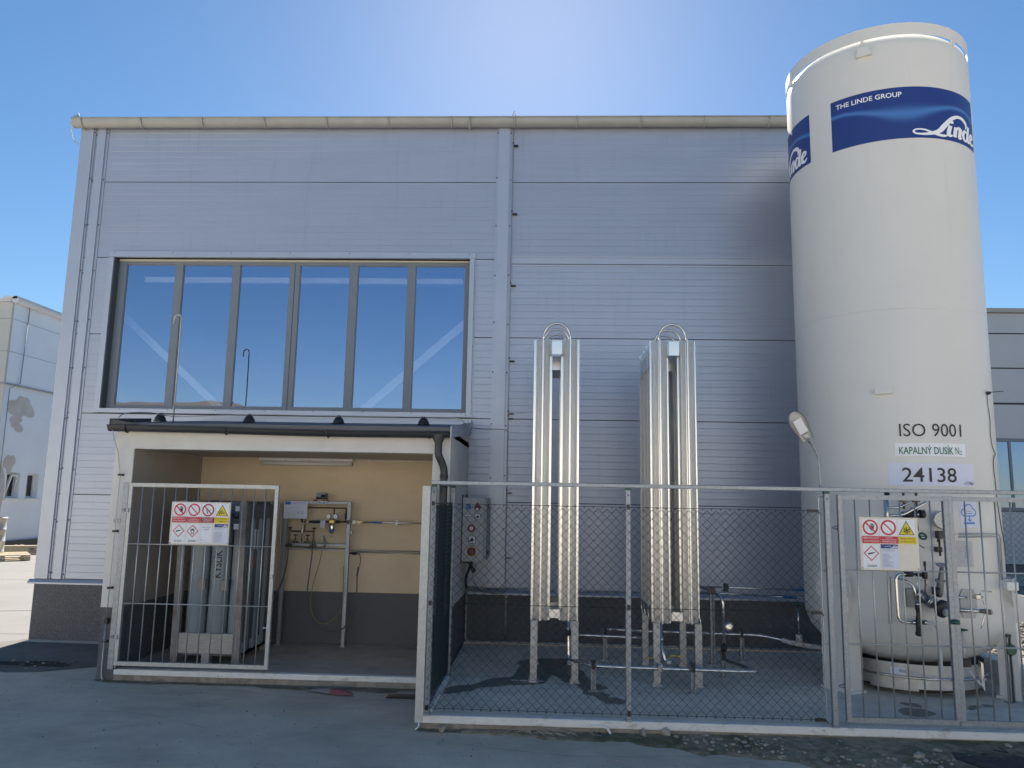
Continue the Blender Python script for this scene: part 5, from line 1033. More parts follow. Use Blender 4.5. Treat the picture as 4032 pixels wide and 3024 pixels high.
lug(-28.2, 5.93, .135, .085, .035).build('lifting_lug', TANKW, T)
m = MB(); m.prism([(-.07, 0, 2.60), (-.07, -.05, 2.60), (.07, -.05, 2.60), (.07, 0, 2.60)], (0, 0, .045)); m.box(-.045, -.02, -.051, -.02, 2.632, 2.641); m.box(.01, .035, -.051, -.02, 2.632, 2.641); m.xform(Matrix.Translation(tp(-27, 0, -.003)) @ Matrix.Rotation(R(-27), 4, 'Z')); m.build('seat_lug', TANKW, T)
def sheet_on(t0, t1, z0, z1, off, n=48):
    m = MB(); V = []
    for i in range(n + 1):
        t = t0 + (t1 - t0) * i / n
        for j, z in enumerate((z0, z1)): m.uv[len(V)] = (i / n, j); V.append(tp(t, z, off))
    m.add(V, [(2 * i, 2 * i + 2, 2 * i + 3, 2 * i + 1) for i in range(n)], 0, True); return m
def text_on(body, t0, t1, z0, z1, off=.004, mt=BLK, par=None, name='lettering', bold=0):
    V, F = glyphs(body, bold); m = MB(); m.add([tp(t0 + (t1 - t0) * a, z0 + (z1 - z0) * b, off) for a, b in V], F); return m.build(name, mt, par or T)
for t0, t1 in ((-50.3, 51.6), (-169.2, -67.3)):
    bn = sheet_on(t0, t1, 5.012, 5.526, .0015).build('banner', BANNER, T); DEG = 180 / PI / TR
    text_on('THE LINDE GROUP', t0 + 3.6, t0 + 42, 5.428, 5.478, .0035, mt=WHT, par=bn, bold=.014)
    m = MB(); k_ = [0]
    script(lambda a, b: tp(t0 + 47.6 + a * 51.2 / 2.47, 5.048 + b * .222, .003 + .0005 * k_[0]), lambda: k_.__setitem__(0, k_[0] + 1), m, 0); m.build('logo', WHT, bn)
text_on('ISO 9001', -20.2, 14.8, 2.216, 2.330)
pl = sheet_on(-23, 16.9, 2.044, 2.157, .0015, 20).build('content_plate', WHT, T); text_on('KAPALNÝ DUSÍK', -20.8, 9.0, 2.060, 2.140, mt=GRTXT, par=pl, bold=.012); text_on('N', 10.2, 12.5, 2.063, 2.125, mt=GRTXT, par=pl); text_on('2', 12.9, 14.4, 2.058, 2.095, mt=GRTXT, par=pl)
pl = sheet_on(-27.3, 21.9, 1.783, 1.981, .0015, 24).build('number_plate', LILAC, T); text_on('24138', -19.9, 9.9, 1.816, 1.942, par=pl, bold=.006); text_on('v.č.T19564', 14.6, 21.0, 1.795, 1.830, par=pl)
pl = sheet_on(10.4, 22.2, 1.43, 1.662, .0015, 8).build('cloud_sticker', LILAC, T)
V = []
def ring_on(pts, wd, mt, off=.0035, close=True):
    P = [Vector(p) for p in pts]; n = len(P); A = []; Bq = []
    for i, p in enumerate(P):
        t = (P[(i + 1) % n] - P[i - 1]) if close else (P[min(i + 1, n - 1)] - P[max(0, i - 1)]); t.normalize(); q = Vector((-t.y, t.x)) * wd / 2; A.append(p + q); Bq.append(p - q)
    m = MB(); m.add([tp(16.3 + p.x * DEG, 1.55 + p.y, off) for p in A + Bq], [(i, n + i, n + (i + 1) % n, (i + 1) % n) for i in range(n if close else n - 1)]); return m
cl = []
for c, r_, a0, a1 in (((.0, .040), .040, .35, 2.8), ((-.045, .010), .030, 1.6, 4.7), ((0, -.02), .0, 0, 0), ((.045, .010), .030, -1.57, 1.5)):
    if r_: cl += [(c[0] + r_ * math.cos(a0 + (a1 - a0) * i / 8), c[1] + r_ * math.sin(a0 + (a1 - a0) * i / 8)) for i in range(9)]
ring_on(cl, .009, None).build('cloud_outline', BLUE, pl); ring_on([(.004, -.018), (.004, -.062)], .008, None, .0042, False).build('arrow', BLUE, pl)
ring_on([(-.014, -.048), (.004, -.066), (.022, -.048)], .008, None, .0048, False).build('arrow_head', BLUE, pl); ring_on([(-.055, -.082), (.055, -.082)], .016, None, .0042, False).build('bar', BLUE, pl); ring_on([(-.03, .02), (.03, .02)], .006, None, .0042, False).build('line', GREY, pl); ring_on([(-.035, .0), (.035, .0)], .006, None, .0042, False).build('line', BLUE, pl)
pl = sheet_on(7, 17.3, 1.095, 1.315, .0015, 6).build('scheme_sheet', mat('old paper', (.50, .51, .53), .6), T)
m = MB()
for t0, t1, z0, z1 in ((12.0, 13.2, 1.17, 1.28), (8.5, 16, 1.222, 1.226), (8.5, 16, 1.25, 1.253), (8.4, 11, 1.13, 1.133), (8.4, 11.5, 1.14, 1.143), (8.4, 11, 1.15, 1.153), (8.4, 10.4, 1.16, 1.163), (9, 9.2, 1.2, 1.25), (15, 15.2, 1.19, 1.25)): m.poly([tp(t0, z0, .003), tp(t1, z0, .003), tp(t1, z1, .003), tp(t0, z1, .003)])
m.build('scheme_print', GREY, pl)
# legs
for th, nm in ((-61, 0), (57, 0), (178, 0)):
    M = Matrix.Translation((TX, TY, 0)) @ Matrix.Rotation(R(th), 4, 'Z'); m = MB(); r0 = TR - .02
    m.box(-.145, .145, -(r0 + .075), -(r0 + .063), PZ + .02, .98); m.box(-.145, -.133, -(r0 + .063), -(r0 - .08), PZ + .02, .98); m.box(.133, .145, -(r0 + .063), -(r0 - .08), PZ + .02, .98); m.box(-.133, .133, -(r0 - .06), -(r0 - .07), PZ + .02, .9); m.xform(M); lg = m.build('leg', TANKW, T)
    m = MB(); m.cbox(-.17, .17, -(r0 + .08), -(r0 - .11), PZ, PZ + .024, .003); m.xform(M); m.build('base_plate', TANKW, lg)
    m = MB(); m.prism([(-.15, -(r0 + .072), .98), (.15, -(r0 + .072), .98), (.19, -(r0 + .072), .92), (.19, -(r0 + .072), .80), (.15, -(r0 + .072), .74), (-.15, -(r0 + .072), .74), (-.19, -(r0 + .072), .80), (-.19, -(r0 + .072), .92)], (0, .012, 0)); m.xform(M); m.build('gusset', TANKW, lg)
m = MB(); m.prism([(4.19, -1.98, .86), (4.34, -2.02, .80), (4.36, -2.02, .70), (4.30, -2.02, .62), (4.19, -1.98, .60)], (.0, .014, 0)); m.build('side_lug', TANKW, T)
# skirt
m = MB(); zt = lambda a: .225; cS = (TX + .04, TY, 0)
[m.lathe(q, cS, (0, 0, 1), 72, caps=False) for q in (((.622, .02), (.625, .02)), ((.625, .02), (.625, .225)), ((.625, .225), (.622, .225)), ((.622, .225), (.622, .02)))]; sk = m.build('skirt', mat('dull aluminium sheet', (.55, .55, .53), .45, .6, var=.12, scale=9), T)
m = MB(); m.lathe([(.629, .0), (.629, .20)], cS, (0, 0, 1), 14, caps=False, a0=R(215), a1=R(252)); m.build('overlap_sheet', mat('dull aluminium overlap', (.52, .51, .49), .45, .6, var=.12, scale=9), sk)
m = MB(); m.lathe([(.631, .13), (.631, .19)], cS, (0, 0, 1), 6, caps=False, a0=R(232), a1=R(243)); m.build('paper_label', LILAC, sk)
m = MB(); m.lathe([(.45, PZ), (.45, .30)], cS, (0, 0, 1), 40, caps=False); m.build('inner_base', mat('dark base', (.04, .038, .035), .8), sk)
m = MB(); m.tube([Vector(cS) + Vector((.645 * math.cos(R(a)), .645 * math.sin(R(a)), .115)) for a in range(200, 330, 6)], .012, 8); m.build('ring_pipe', STEEL, sk)
# piping on the tank front
def tube_part(name, pts, r, mt, fr=.035, n=10): m = MB(); m.tube(fillet(pts, fr), r, n); return m.build(name, mt, T)
Y4 = -2.40
tube_part('vent_pipe', [(2.943, Y4, 1.70), (2.935, Y4, 1.36)], .013, STEEL)
m = MB(); m.tube([(2.944, Y4, 1.66), (2.944, Y4, 1.72)], .022, 10); m.build('vent_cap', BLACK, T)
tube_part('steel_pipe', [(2.938, Y4 + .01, 1.59), (3.03, Y4 + .01, 1.588), (3.165, Y4 + .03, 1.645), (3.17, Y4 + .06, 1.66)], .011, STEEL, .05); tube_part('steel_pipe', [(2.935, Y4, 1.525), (3.05, Y4 - .02, 1.525), (3.25, Y4 - .02, 1.635), (3.275, Y4 + .02, 1.655)], .012, STEEL, .05)
m = MB()
for x in (3.095, 3.203): m = MB(); m.tube([(x, Y4 + .03, 1.72), (x, Y4 + .03, 1.58)], .010, 8); m.cbox(x - .022, x + .022, Y4 + .0, Y4 + .06, 1.64, 1.685, .004); m.tube([(x, Y4 + .03, 1.71), (x, Y4 + .03, 1.742)], .014, 8); m.build('safety_valve', DBRASS, T)
m = MB(); m.tube([(3.08, Y4 + .03, 1.53), (3.235, Y4 + .03, 1.54)], .028, 14); m.tube([(3.22, Y4 + .03, 1.54), (3.262, Y4 + .03, 1.541)], .036, 14); m.lathe([(.02, 0), (.017, .03)], (3.182, Y4 - .0, 1.536), (0, -1, 0), 12); m.tube([(3.185, Y4 + .03, 1.53), (3.193, Y4 + .02, 1.40)], .012, 8); m.lathe([(.026, 0), (.026, .04)], (3.182, Y4 + .04, 1.555), (0, 0, 1), 12); m.build('diverter_valve', BLACK, T)
m = MB(); m.lathe([(.006, 0), (.006, .004)], (3.182, Y4 - .03, 1.536), (0, -1, 0), 10); m.build('valve_disc', PLASTW, T)
m = MB(); m.tube(arc((3.215, Y4 - .02, 1.355), .028, 0, 2 * PI, 18, (1, 0, 0), (0, .5, .86)), .009, 8); m.tube([(3.19, Y4 - .02, 1.355), (3.24, Y4 - .02, 1.355)], .006, 6); m.build('handwheel', GREEN, T)
m = MB(); m.tube([(3.185, Y4 + .05, 1.33), (3.185, Y4 + .05, 1.29)], .008, 6); m.tube([(3.19, Y4, 1.28), (3.225, Y4 - .02, 1.255)], .005, 6); m.build('small_valve', DKMET, T)
for x, z, r_ in ((3.425, 1.492, .075), (3.495, 1.363, .048)):
    m = MB(); m.lathe([(r_ * .96, 0), (r_, .01), (r_, .045), (r_ * .93, .05)], (x, Y4 + .09, z), (0, -1, 0), 32); g = m.build('gauge', STEEL, T)
    m = MB(); m.lathe([(0, 0), (r_ * .9, 0)], (x, Y4 + .0392, z), (0, -1, 0), 32, caps=False); m.build('gauge_face', mat('gauge dial', (.62, .62, .60), .4), g)
    m = MB(); m.obox((x + r_ * .2, Y4 + .0386, z + r_ * .1), (r_ * .45, 0, r_ * .25), (0, .0003, 0), (-r_ * .02, 0, r_ * .035)); m.build('needle', BLK, g)
m = MB(); m.cbox(3.37, 3.41, Y4 + .03, Y4 + .09, 1.335, 1.40, .004); m.tube([(3.36, Y4 + .05, 1.36), (3.42, Y4 + .05, 1.36)], .012, 8); m.tube([(3.375, Y4 + .04, 1.34), (3.36, Y4 + .03, 1.31)], .008, 6); m.cbox(3.36, 3.41, Y4 + .05, Y4 + .10, 1.22, 1.265, .004); m.tube([(3.385, Y4 + .05, 1.33), (3.39, Y4 + .06, 1.19)], .009, 8); m.build('gauge_valve', DKMET, T)
for z in (1.374, 1.350):
    tube_part('impulse_tube', [(3.52, Y4 + .06, z), (4.0 + (1.374 - z) * -.6, Y4 + .25, z + .005), (4.03 + (1.374 - z) * -.6, Y4 + .28, z - .05), (4.02 + (1.374 - z) * -.4, Y4 + .28, .98)], .006, GALVB, .03)
m = MB(); m.cbox(4.02, 4.12, Y4 + .22, Y4 + .30, .90, .97, .004); m.build('junction_box', PLASTW, T)
# lower valves
tube_part('guide_channel', [(2.946, Y4 + .05, 1.01), (2.938, Y4 + .05, .62)], .017, mat('worn channel', (.42, .38, .35), .5, .4), n=4)
tube_part('steel_pipe', [(3.17, Y4 + .02, 1.036), (2.982, Y4 - .0, 1.034), (2.978, Y4 - .02, .648), (3.10, Y4 - .02, .646)], .0125, STEEL, .05)
m = MB(); m.tube([(3.06, Y4 + .02, 1.036), (3.13, Y4 + .02, 1.036)], .024, 10); m.tube([(3.16, Y4 + .02, 1.034), (3.235, Y4 + .02, 1.03)], .016, 10); m.cbox(3.215, 3.245, Y4 - .01, Y4 + .04, 1.0, 1.06, .004); m.tube([(3.23, Y4 + .0, 1.05), (3.227, Y4, 1.13)], .007, 8); m.tube([(3.227, Y4, 1.11), (3.227, Y4, 1.145)], .011, 8); m.build('stop_valve', BLACK, T)
tube_part('steel_pipe', [(3.02, Y4 + .09, 1.0), (3.06, Y4 + .03, .985), (3.125, Y4 + .0, .95), (3.138, Y4 - .01, .80)], .0115, STEEL, .04)
tube_part('copper_pipe', [(3.23, Y4 + .01, 1.0), (3.235, Y4 + .04, .88)], .006, COPPER)
m = MB(); m.tube(arc((3.222, Y4 + .06, .945), .040, 0, 2 * PI, 24), .004, 6); m.build('coiled_tube', STEEL, T)
m = MB(); m.lathe([(.016, .79), (.020, .785), (.020, .755), (.015, .75), (.015, .70), (.019, .69), (.022, .64), (.022, .575), (.028, .57), (.028, .545), (.012, .535)][::-1], (3.138, Y4 - .02, 0), (0, 0, 1), 16); m.tube([(3.10, Y4 - .02, .648), (3.175, Y4 - .02, .648)], .018, 10); m.build('filter', BLACK, T)
m = MB(); m.lathe([(.022, 0), (.022, .022)], (3.085, Y4 - .02, .647), (1, 0, 0), 6); m.lathe([(.022, 0), (.022, .02)], (3.182, Y4 - .02, .648), (1, 0, 0), 6); m.lathe([(.018, 0), (.018, .018)], (3.138, Y4 - .02, .785), (0, 0, 1), 6); m.build('union_nut', STEEL, T)
tube_part('drop_pipe', [(3.20, Y4 - .02, .648), (3.275, Y4 - .02, .645), (3.298, Y4 - .02, .58), (3.292, Y4 - .05, .215), (3.24, Y4 + .0, .205), (2.995, Y4 + .06, .245)], .0125, FROST, .04)
m = MB(); m.cbox(3.10, 3.21, Y4 + .08, Y4 + .12, .755, .91, .004); m.box(3.12, 3.13, Y4 + .078, Y4 + .08, .86, .88); m.box(3.17, 3.18, Y4 + .078, Y4 + .08, .79, .86); m.build('valve_plate', mat('grey plate', (.25, .26, .27), .5, .3), T)
m = MB(); ax_ = Vector((.55, -.62, -.42)).normalized(); c = Vector((3.20, Y4 + .09, .86))
m.lathe([(.05, 0), (.05, .05), (.042, .055), (.042, .10), (.05, .105), (.05, .135), (.036, .14), (.036, .19)], c, ax_, 18); m.build('pump_valve', mat('valve grey', (.16, .17, .18), .35, .7), T)
m = MB()
for h in (.01, .03, .11, .125): m.lathe([(.056, h), (.056, h + .008)], c, ax_, 20)
m.build('valve_rings', STEEL, T)
m = MB(); e = c + ax_ * .20; m.lathe([(.036, 0), (.072, .0), (.072, .03), (.03, .032)], e, (.35, -.9, -.2), 24); m.build('hose_flange', BLACK, T)
m = MB(); e2 = e + Vector((.35, -.9, -.2)).normalized() * .02 + Vector((.015, 0, -.02)); m.lathe([(.034, 0), (.034, .06), (.03, .064)], e2, (.35, -.9, -.2), 20); m.build('hose_cap', TANKW, T)
m = MB(); m.lathe([(.022, 0), (.03, .04), (.028, .10), (.02, .20), (.014, .26), (.0, .27)], (3.36, Y4 + .06, .85), (.1, -.1, 1), 14); m.build('valve_bonnet', mat('grey bonnet', (.17, .19, .20), .45, .4), T)
for x, z in ((3.365, .985), (3.39, 1.115)):
    m = MB(); m.tube([Vector((x + .042 * math.cos(a) * (1 + .12 * math.cos(5 * a)), Y4 + .04 + .03 * math.sin(a), z + .012 * math.sin(a))) for a in [2 * PI * i / 24 for i in range(25)]], .006, 6); m.tube([(x - .04, Y4 + .04, z), (x + .04, Y4 + .04, z)], .005, 6); m.build('handwheel', GALV, T)
m = MB(); m.box(3.31, 3.34, Y4 + .03, Y4 + .08, .87, .93); m.tube([(3.335, Y4 + .02, .93), (3.32, Y4 + .02, .86)], .02, 8); m.build('packing_gland', DKMET, T)
mm = MB(); mm.prism([tp(6.8, .86, .002), tp(8.5, .91, .002), tp(15.5, .91, .002), tp(17.2, .86, .002), tp(17.2, .72, .002), tp(15.5, .67, .002), tp(8.5, .67, .002), tp(6.8, .72, .002)], (0, -.012, 0)); mm.build('cover_plate', mat('cover grey', (.42, .43, .44), .5, .2), T)
m = MB(); m.tube([(3.47, Y4, .752), (3.66, Y4 - .02, .752)], .017, 12); m.tube([(3.44, Y4 + .02, .852), (3.57, Y4 + .02, .853)], .011, 10); m.build('delivery_pipe', STEEL, T)
m = MB(); m.tube([(3.65, Y4 - .02, .752), (3.725, Y4 - .03, .746)], [.018, .022], 12); m.build('nozzle', mat('nozzle brown', (.22, .19, .17), .5, .5), T); m = MB(); m.lathe([(.023, 0), (.022, .012), (.014, .02)], (3.722, Y4 - .03, .746), (1, -.1, -.05), 14); m.build('nozzle_cap', mat('nozzle cap', (.55, .50, .42), .6), T)
m = MB(); m.cbox(3.625, 3.665, Y4 - .02, Y4 + .03, .845, .885, .005); m.tube([(3.60, Y4, .865), (3.69, Y4, .862)], .008, 8); m.tube(fillet([(3.665, Y4, .88), (3.68, Y4, .912), (3.762, Y4, .908)], .012), .006, 6); m.tube(smooth_path([(3.68, Y4, .85), (3.70, Y4 + .01, .81), (3.705, Y4 + .01, .74), (3.66, Y4 + .01, .605)], 4), .0045, 6); m.build('sampling_valve', STEEL, T)
# drain valve with green wheel at the lower right
m = MB(); m.tube([(3.552, Y4 + .1, .58), (3.556, Y4 + .1, .35)], .012, 10); m.tube([(3.553, Y4 + .1, .50), (3.556, Y4 + .1, .37)], .018, 10); m.build('spindle', FROST, T)
m = MB(); m.lathe([(.010, -.008), (.044, .0), (.046, .010), (.02, .012)], (3.551, Y4 + .1, .575), (0, 0, 1), 18); m.build('handwheel', GREEN, T)
m = MB(); m.cbox(3.525, 3.60, Y4 + .07, Y4 + .13, .28, .345, .008); m.build('valve_body', DKMET, T)
tube_part('drain_pipe', [(3.57, Y4 + .09, .27), (3.60, Y4 + .07, .22), (3.655, Y4 + .06, .14), (3.695, Y4 + .06, .20)], .010, FROST, .02)
m = MB(); m.prism([(3.70, Y4 + .12, .32), (3.72, Y4 + .12, .30), (3.72, Y4 + .12, .08), (3.70, Y4 + .12, .12)], (.01, .06, 0)); m.build('drip_plate', ALU, T)
# antenna and cable
m = MB(); a_ = tp(40, 2.636, .01); m.lathe([(.018, 0), (.012, .03)], a_, (math.sin(R(40)), -math.cos(R(40)), 0), 12); m.tube([a_ + Vector((.01, -.02, .005)), a_ + Vector((.13, -.03, .016))], .004, 6); m.build('antenna', BLACK, T)
cp = [(40.5, 2.62), (41, 2.52), (42.5, 2.40), (41.5, 2.28), (43, 2.16), (47.5, 2.085), (44.5, 2.06), (42.5, 1.97), (43.5, 1.85), (44.5, 1.70), (46.5, 1.55), (49, 1.44), (53, 1.33), (60, 1.22), (66, 1.17)]
m = MB(); m.tube(smooth_path([tuple(tp(a, z, .006)) for a, z in cp], 4), .0032, 6); m.build('antenna_cable', BLACK, T)

# stub post with green ball right of the tank
gpz = thing('stub_post', (3.905, Y4 + .28, PZ), 'short strut post with a round dark green cap before a tank leg', 'post')
m = MB(); x, y = 4.03, -2.115; gpz.location = (x, y, PZ); ORG[gpz] = Vector((x, y, PZ))
m.box(x - .02, x - .012, y - .02, y + .02, PZ, .50); m.box(x + .012, x + .02, y - .02, y + .02, PZ, .50); m.box(x - .02, x + .02, y + .012, y + .02, PZ, .50); m.build('strut', GALV, gpz); m = MB(); m.box(x - .05, x + .05, y - .04, y + .04, PZ, PZ + .008); m.build('base_plate', GALV, gpz)
m = MB(); m.lathe([(0, 0), (.03, .002), (.046, .012), (.048, .024), (.04, .036)], (x - .002, y - .02, .40), (0, -1, 0), 22); m.lathe([(.004, 0), (.004, .003)], (x + .006, y - .054, .42), (0, -1, 0), 6); m.build('round_cap', GREEN, gpz); m = MB(); m.box(x - .02, x + .02, y - .02, y + .02, .5, .525); m.build('top_cap', BLACK, gpz)

# ================================================================== neighbouring buildings and yard things
WB = thing('white_hall', (-15.6, 18, GZ), 'white rendered hall with two small windows beyond the sunny yard', 'building')
X0 = -15.6
def hole_wall(m, x, ys, zs, holes):
    """wall in the plane X=x (facing +X) cut by rectangular holes [(y0,y1,z0,z1)]"""
    Yc = sorted({ys[0], ys[1], *[h[0] for h in holes], *[h[1] for h in holes]}); Zc = sorted({zs[0], zs[1], *[h[2] for h in holes], *[h[3] for h in holes]})
    for i in range(len(Yc) - 1):
        for j in range(len(Zc) - 1):
            a, b, c_, d_ = Yc[i], Yc[i + 1], Zc[j], Zc[j + 1]
            if any(h[0] <= a and b <= h[1] and h[2] <= c_ and d_ <= h[3] for h in holes): continue
            m.add([(x, a, c_), (x, b, c_), (x, b, d_), (x, a, d_)], [(0, 1, 2, 3)])
wins = [(12.72, 13.30, 1.34, 2.09), (13.62, 14.16, 1.34, 2.09)]
m = MB(); hole_wall(m, X0, (12.2, 40), (-.3, 4.62), wins)
for y0, y1, z0, z1 in wins: m.add([(X0, y0, z0), (X0, y1, z0), (X0, y1, z1), (X0, y0, z1), (X0 - .3, y0, z0), (X0 - .3, y1, z0), (X0 - .3, y1, z1), (X0 - .3, y0, z1)], [(0, 4, 5, 1), (1, 5, 6, 2), (2, 6, 7, 3), (3, 7, 4, 0)])
m.build('wall', WALLW, WB)
m = MB(); m.box(-40, X0 - .001, 12.18, 12.3, -.3, 4.64); m.box(-40, X0 - .35, 12.3, 40, -.3, 4.6); m.build('gable_wall', WALLF, WB)
m = MB()
for i, (z0, z1) in enumerate(((4.66, 5.56), (5.58, 6.52), (6.54, 7.02))):
    m = MB(); m.box(X0 - .3, X0 + .06, 12.16, 40, z0, z1); m.build('wall_panel', WALLW, WB)
    m = MB(); m.box(-40, X0 + .02, 12.12, 12.159, z0, z1); m.build('gable_panel', WALLF, WB)
m = MB(); m.box(-40, X0 + .05, 12.14, 40, 4.62, 7.0); m.build('panel_gap', mat('pale joint', (.42, .44, .46), .8), WB)
m = MB(); m.box(X0 - .2, X0 + .09, 12.12, 40, 4.62, 4.65); m.build('ledge', GREY, WB)
m = MB(); m.tube([(X0 + .16, 12.0, 7.08), (X0 + .16, 40, 7.08)], .10, 12); m.box(X0 - .2, X0 + .22, 12.0, 40, 7.10, 7.18); m.box(-40, X0 - .0, 12.05, 12.3, 7.03, 7.14); m.build('gutter', mat('white gutter', (.72, .72, .70), .4), WB)
m = MB(); m.tube([(X0 + .10, 12.75, 7.0), (X0 + .10, 12.7, 4.7), (X0 + .05, 12.35, 4.5), (X0 + .05, 12.35, -.1)], .014, 6); m.build('conductor', GALV, WB)
for y0, y1, z0, z1 in wins:
    m = MB(); xw = X0 - .14; m.box(xw - .05, xw, y0, y0 + .06, z0, z1); m.box(xw - .05, xw, y1 - .06, y1, z0, z1); m.box(xw - .05, xw, y0 + .06, y1 - .06, z0, z0 + .06); m.box(xw - .05, xw, y0 + .06, y1 - .06, z1 - .06, z1); wn = m.build('window', PLASTW, WB)
    m = MB(); m.add([(xw - .03, y0 + .06, z0 + .06), (xw - .03, y1 - .06, z0 + .06), (xw - .03, y1 - .06, z1 - .06), (xw - .03, y0 + .06, z1 - .06)], [(0, 1, 2, 3)]); m.build('pane', mat('dark pane', (.03, .035, .04), .08), wn)
    m = MB(); m.box(X0 - .14, X0 + .06, y0 - .05, y1 + .05, z0 - .05, z0 - .001); m.build('sill', PLASTW, wn)
m = MB(); xw = X0 - .11; m.bar((xw - .02, 12.86, 1.42), (xw + .06, 12.98, 2.0), .05, .05); m.bar((xw - .02, 13.22, 1.42), (xw + .06, 13.24, 2.0), .05, .05); m.bar((xw + .06, 12.98, 2.0), (xw + .06, 13.24, 2.0), .05, .05); m.build('tilted_sash', PLASTW, WB)
def patch(y, z, ry, rz, seed, jag=.3):
    m = MB(); m.poly([(X0 + .004, y + a, z + b) for a, b in blob(ry, rz, 40, jag, seed)]); return m
patch(13.0, 4.02, .48, .36, 3, .5).build('render_patch', STAIN, WB); patch(12.86, 3.55, .30, .22, 5, .6).xform(Matrix.Translation((.004, 0, 0))).build('render_patch', STAIN, WB); patch(12.75, 2.35, .20, .30, 8, .5).build('render_patch', STAIN, WB)
m = MB(); m.poly([(X0 + .004, y, z) for y, z in ((12.21, .3), (12.6, .9), (12.68, 1.6), (12.62, 2.0), (12.45, 2.3), (12.21, 2.6))]); m.build('render_patch', STAIN, WB)
# steel drum and pallets
D_ = thing('steel_drum', (-14.0, 10.3, .0), 'ribbed galvanised steel drum on a wooden pallet in the sunny yard', 'drum')
dx, dy = -14.05, 10.25
m = MB(); m.lathe([(.29, 0), (.30, .01), (.29, .03), (.29, .27), (.303, .285), (.29, .30), (.29, .56), (.303, .575), (.29, .59), (.29, .85), (.302, .86), (.302, .885), (.285, .885), (.28, .83), (.0, .83)], (dx, dy, .0), (0, 0, 1), 32); m.build('drum_body', DRUM, D_)
m = MB(); m.add([(dx + .2925 * math.sin(a), dy - .2925 * math.cos(a), z) for a in (-.1, .15, .4, .65) for z in (.64, .80)], [(0, 2, 3, 1), (2, 4, 5, 3), (4, 6, 7, 5)], 0, True); m.build('drum_label', mat('faded drum print', (.30, .30, .29), .6, var=.5, scale=25), D_)
def pal(x, y, rot, label):
    p_ = thing('wooden_pallet', (0, 0, 0), label, 'pallet', 'wooden pallets in the yard')
    for k_, yy in enumerate((-.5, -.27, 0, .27, .5)):
        m = MB(); m.box(-.6, .6, yy - .055, yy + .055, .118, .14); m.build('plank', PALLET, p_)
    for yy in (-.5, 0, .5):
        m = MB(); m.box(-.6, .6, yy - .05, yy + .05, 0, .02); m.build('runner', PALLET, p_)
        for xx in (-.53, 0, .53): m = MB(); m.box(xx - .07, xx + .07, yy - .05, yy + .05, .02, .096); m.build('block', PALLET, p_)
    for xx in (-.53, 0, .53): m = MB(); m.box(xx - .06, xx + .06, -.55, .55, .096, .118); m.build('stringer', PALLET, p_)
    p_.location = (x, y, GZ); p_.rotation_euler = (0, 0, rot); return p_
pal(-13.55, 9.95, R(38), 'wooden pallet under the ribbed steel drum')
m = MB(); m.bar((-14.9, 11.3, GZ + .12), (-13.0, 12.3, GZ + .12), .16, .22); tag(m.build('timber_beam', PALLET), 'long pale timber beam lying on the ground behind the pallet', 'timber')
m = MB()
for i in range(7): rock(m, (-14.9 + i * .2 + random.uniform(-.1, .1), 11.9 + random.uniform(-.2, .2), GZ + .14), random.uniform(.08, .16), i + 90, .7)
tag(m.build('rubble', mat('brick rubble', (.30, .24, .20), .9, var=.3, scale=6)), None, None, kind='stuff')
m = MB(); m.box(X0 + .05, X0 + .12, 12.2, 40, -.2, .12); tag(m.build('dark_skirting', BLACK), 'dark base strip along the foot of the white hall', 'skirting')
# right far hall
GBd = thing('grey_hall', (16, 12.8, GZ), 'grey panel hall with windows in the distance beyond the white tank', 'building')
yb = 12.8
zj = [.02, .52, 1.5, 1.56]
for z0, z1 in ((3.50, 4.47), (4.51, 5.49), (5.51, 6.49), (6.51, 7.1)): m = MB(); m.box(9.5, 40, yb, yb + .2, z0 + .012, z1 - .008); m.build('wall_panel', PANB, GBd)
m = MB(); m.box(9.5, 40, yb + .02, yb + 12, -.2, 7.1); m.build('core_wall', JOINT, GBd)
m = MB(); m.box(9.5, 40, yb, yb + .2, .08, 1.50); m.build('base_panel', PANB, GBd)
m = MB(); m.box(9.5, 40, yb - .02, yb + .05, -.3, .05); m.build('plinth', PLINTH, GBd)
m = MB(); m.box(9.4, 40, yb - .12, yb + .1, 7.1, 7.22); m.build('gutter', GUTL, GBd)
for i in range(12):
    xa = 10.0 + i * .97; m = MB(); m.box(xa, xa + .07, yb - .03, yb + .02, 1.52, 3.50); m.box(xa + .07, xa + .97, yb - .03, yb + .02, 3.42, 3.50); m.box(xa + .07, xa + .97, yb - .03, yb + .02, 1.52, 1.60)
    wn = m.build('window', FRAMEG, GBd); m = MB(); m.box(xa + .075, xa + .965, yb - .008, yb + .002, 1.605, 3.415); m.build('pane', GLASSF, wn)
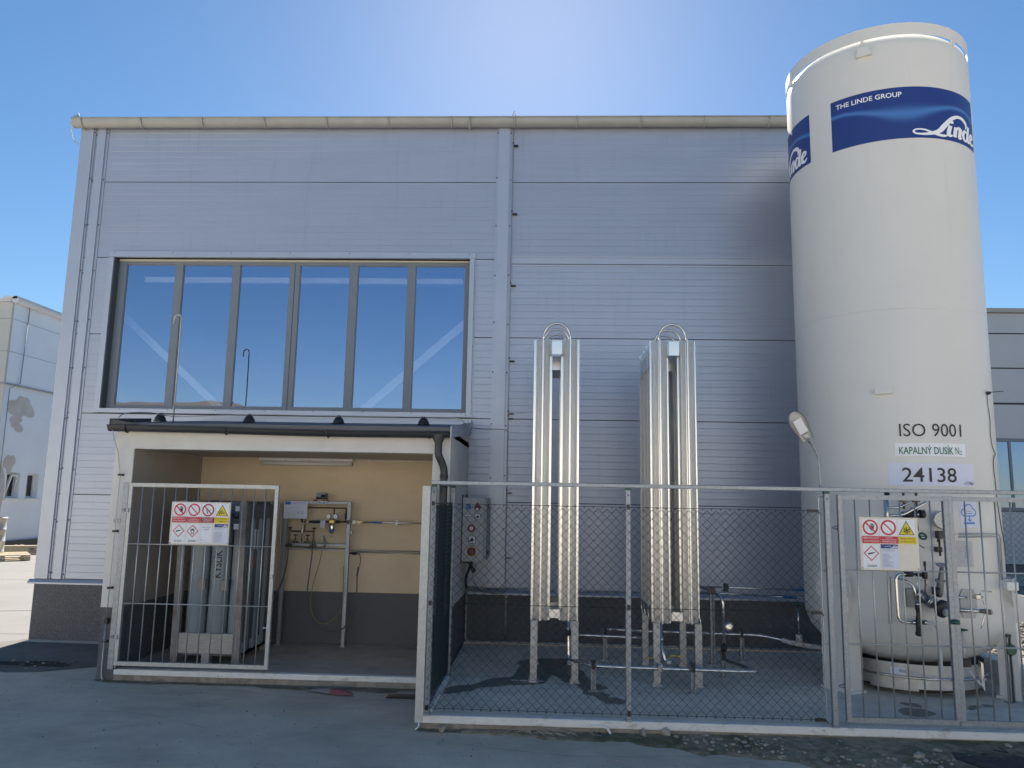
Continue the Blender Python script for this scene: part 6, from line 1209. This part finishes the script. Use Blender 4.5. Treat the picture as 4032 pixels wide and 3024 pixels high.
# rear mesh fence and gravel at the right
RF = thing('mesh_fence', (5.0, -.3, PZ), 'chain-link fence panel standing beyond the tank before the gravel', 'fence')
m = MB(); chain(m, (4.2, -.3, 0), (1, 0, 0), 2.6, -.04, 1.56); m.build('mesh', DKGRN, RF, kind='stuff')
m = MB(); m.tube([(4.2, -.3, 1.562), (6.8, -.3, 1.562)], .0025, 6); m.tube([(4.2, -.3, .02), (6.8, -.3, .02)], .0025, 6); m.build('tension_wire', DKGRN, RF)
m = MB(); m.cbox(6.75, 6.79, -.32, -.28, -.1, 1.7, .003); m.build('post', GALV, RF)
m = MB(); m.add([(4.5, -4, GZ + .012), (14, -4, GZ + .012), (14, 9, GZ + .012), (4.5, 9, GZ + .012)], [(0, 1, 2, 3)]); structure(m.build('gravel_bed', PEBBLE))
m = MB()
for i in range(1500):
    x = random.uniform(4.55, 7.2); y = random.uniform(-.9, 3.2); rock(m, (x, y, GZ + .02), random.uniform(.018, .05), i, .6)
tag(m.build('pebbles', PEBBLE), None, None, kind='stuff')
m = MB()
for i in range(1600):
    x = random.uniform(4.6, 7.5); y = random.uniform(.3, 4.5); 
    if math.sin(x * 3.1) + math.sin(y * 4.3 + 1) < .1: continue
    a = random.uniform(0, 6.28); L = random.uniform(.03, .09); q = Vector((math.cos(a), math.sin(a), 0)) * .006; p_ = Vector((x, y, GZ + .015)); m.add([p_ - q, p_ + q, p_ + Vector((random.uniform(-.5, .5) * L, random.uniform(-.5, .5) * L, L))], [(0, 1, 2)])
tag(m.build('grass_tufts', GRASS), None, None, kind='stuff')
# building across the yard, seen mirrored in the ribbon window
OB = thing('opposite_building', (-25, -27, GZ), 'low sunlit building with a dark roof mirrored at the foot of the window', 'building')
m = MB(); m.box(-40, 16.0, -36, -26.2, -.3, 5.0); m.build('wall', WALLF, OB)
m = MB(); m.prism([(-41, -26.0, 5.0), (-41, -26.0, 5.68), (-24, -26.0, 5.70), (-16.6, -26.0, 5.80), (-15.2, -26.0, 5.84), (-14.4, -26.0, 5.83), (-13.2, -26.0, 5.62), (-12.8, -26.0, 5.0)], (0, -9, 0)); m.build('roof', TILER, OB); m = MB(); m.box(-14.75, -14.55, -26.3, -26.05, 5.8, 5.95); m.build('chimney', TILER, OB)
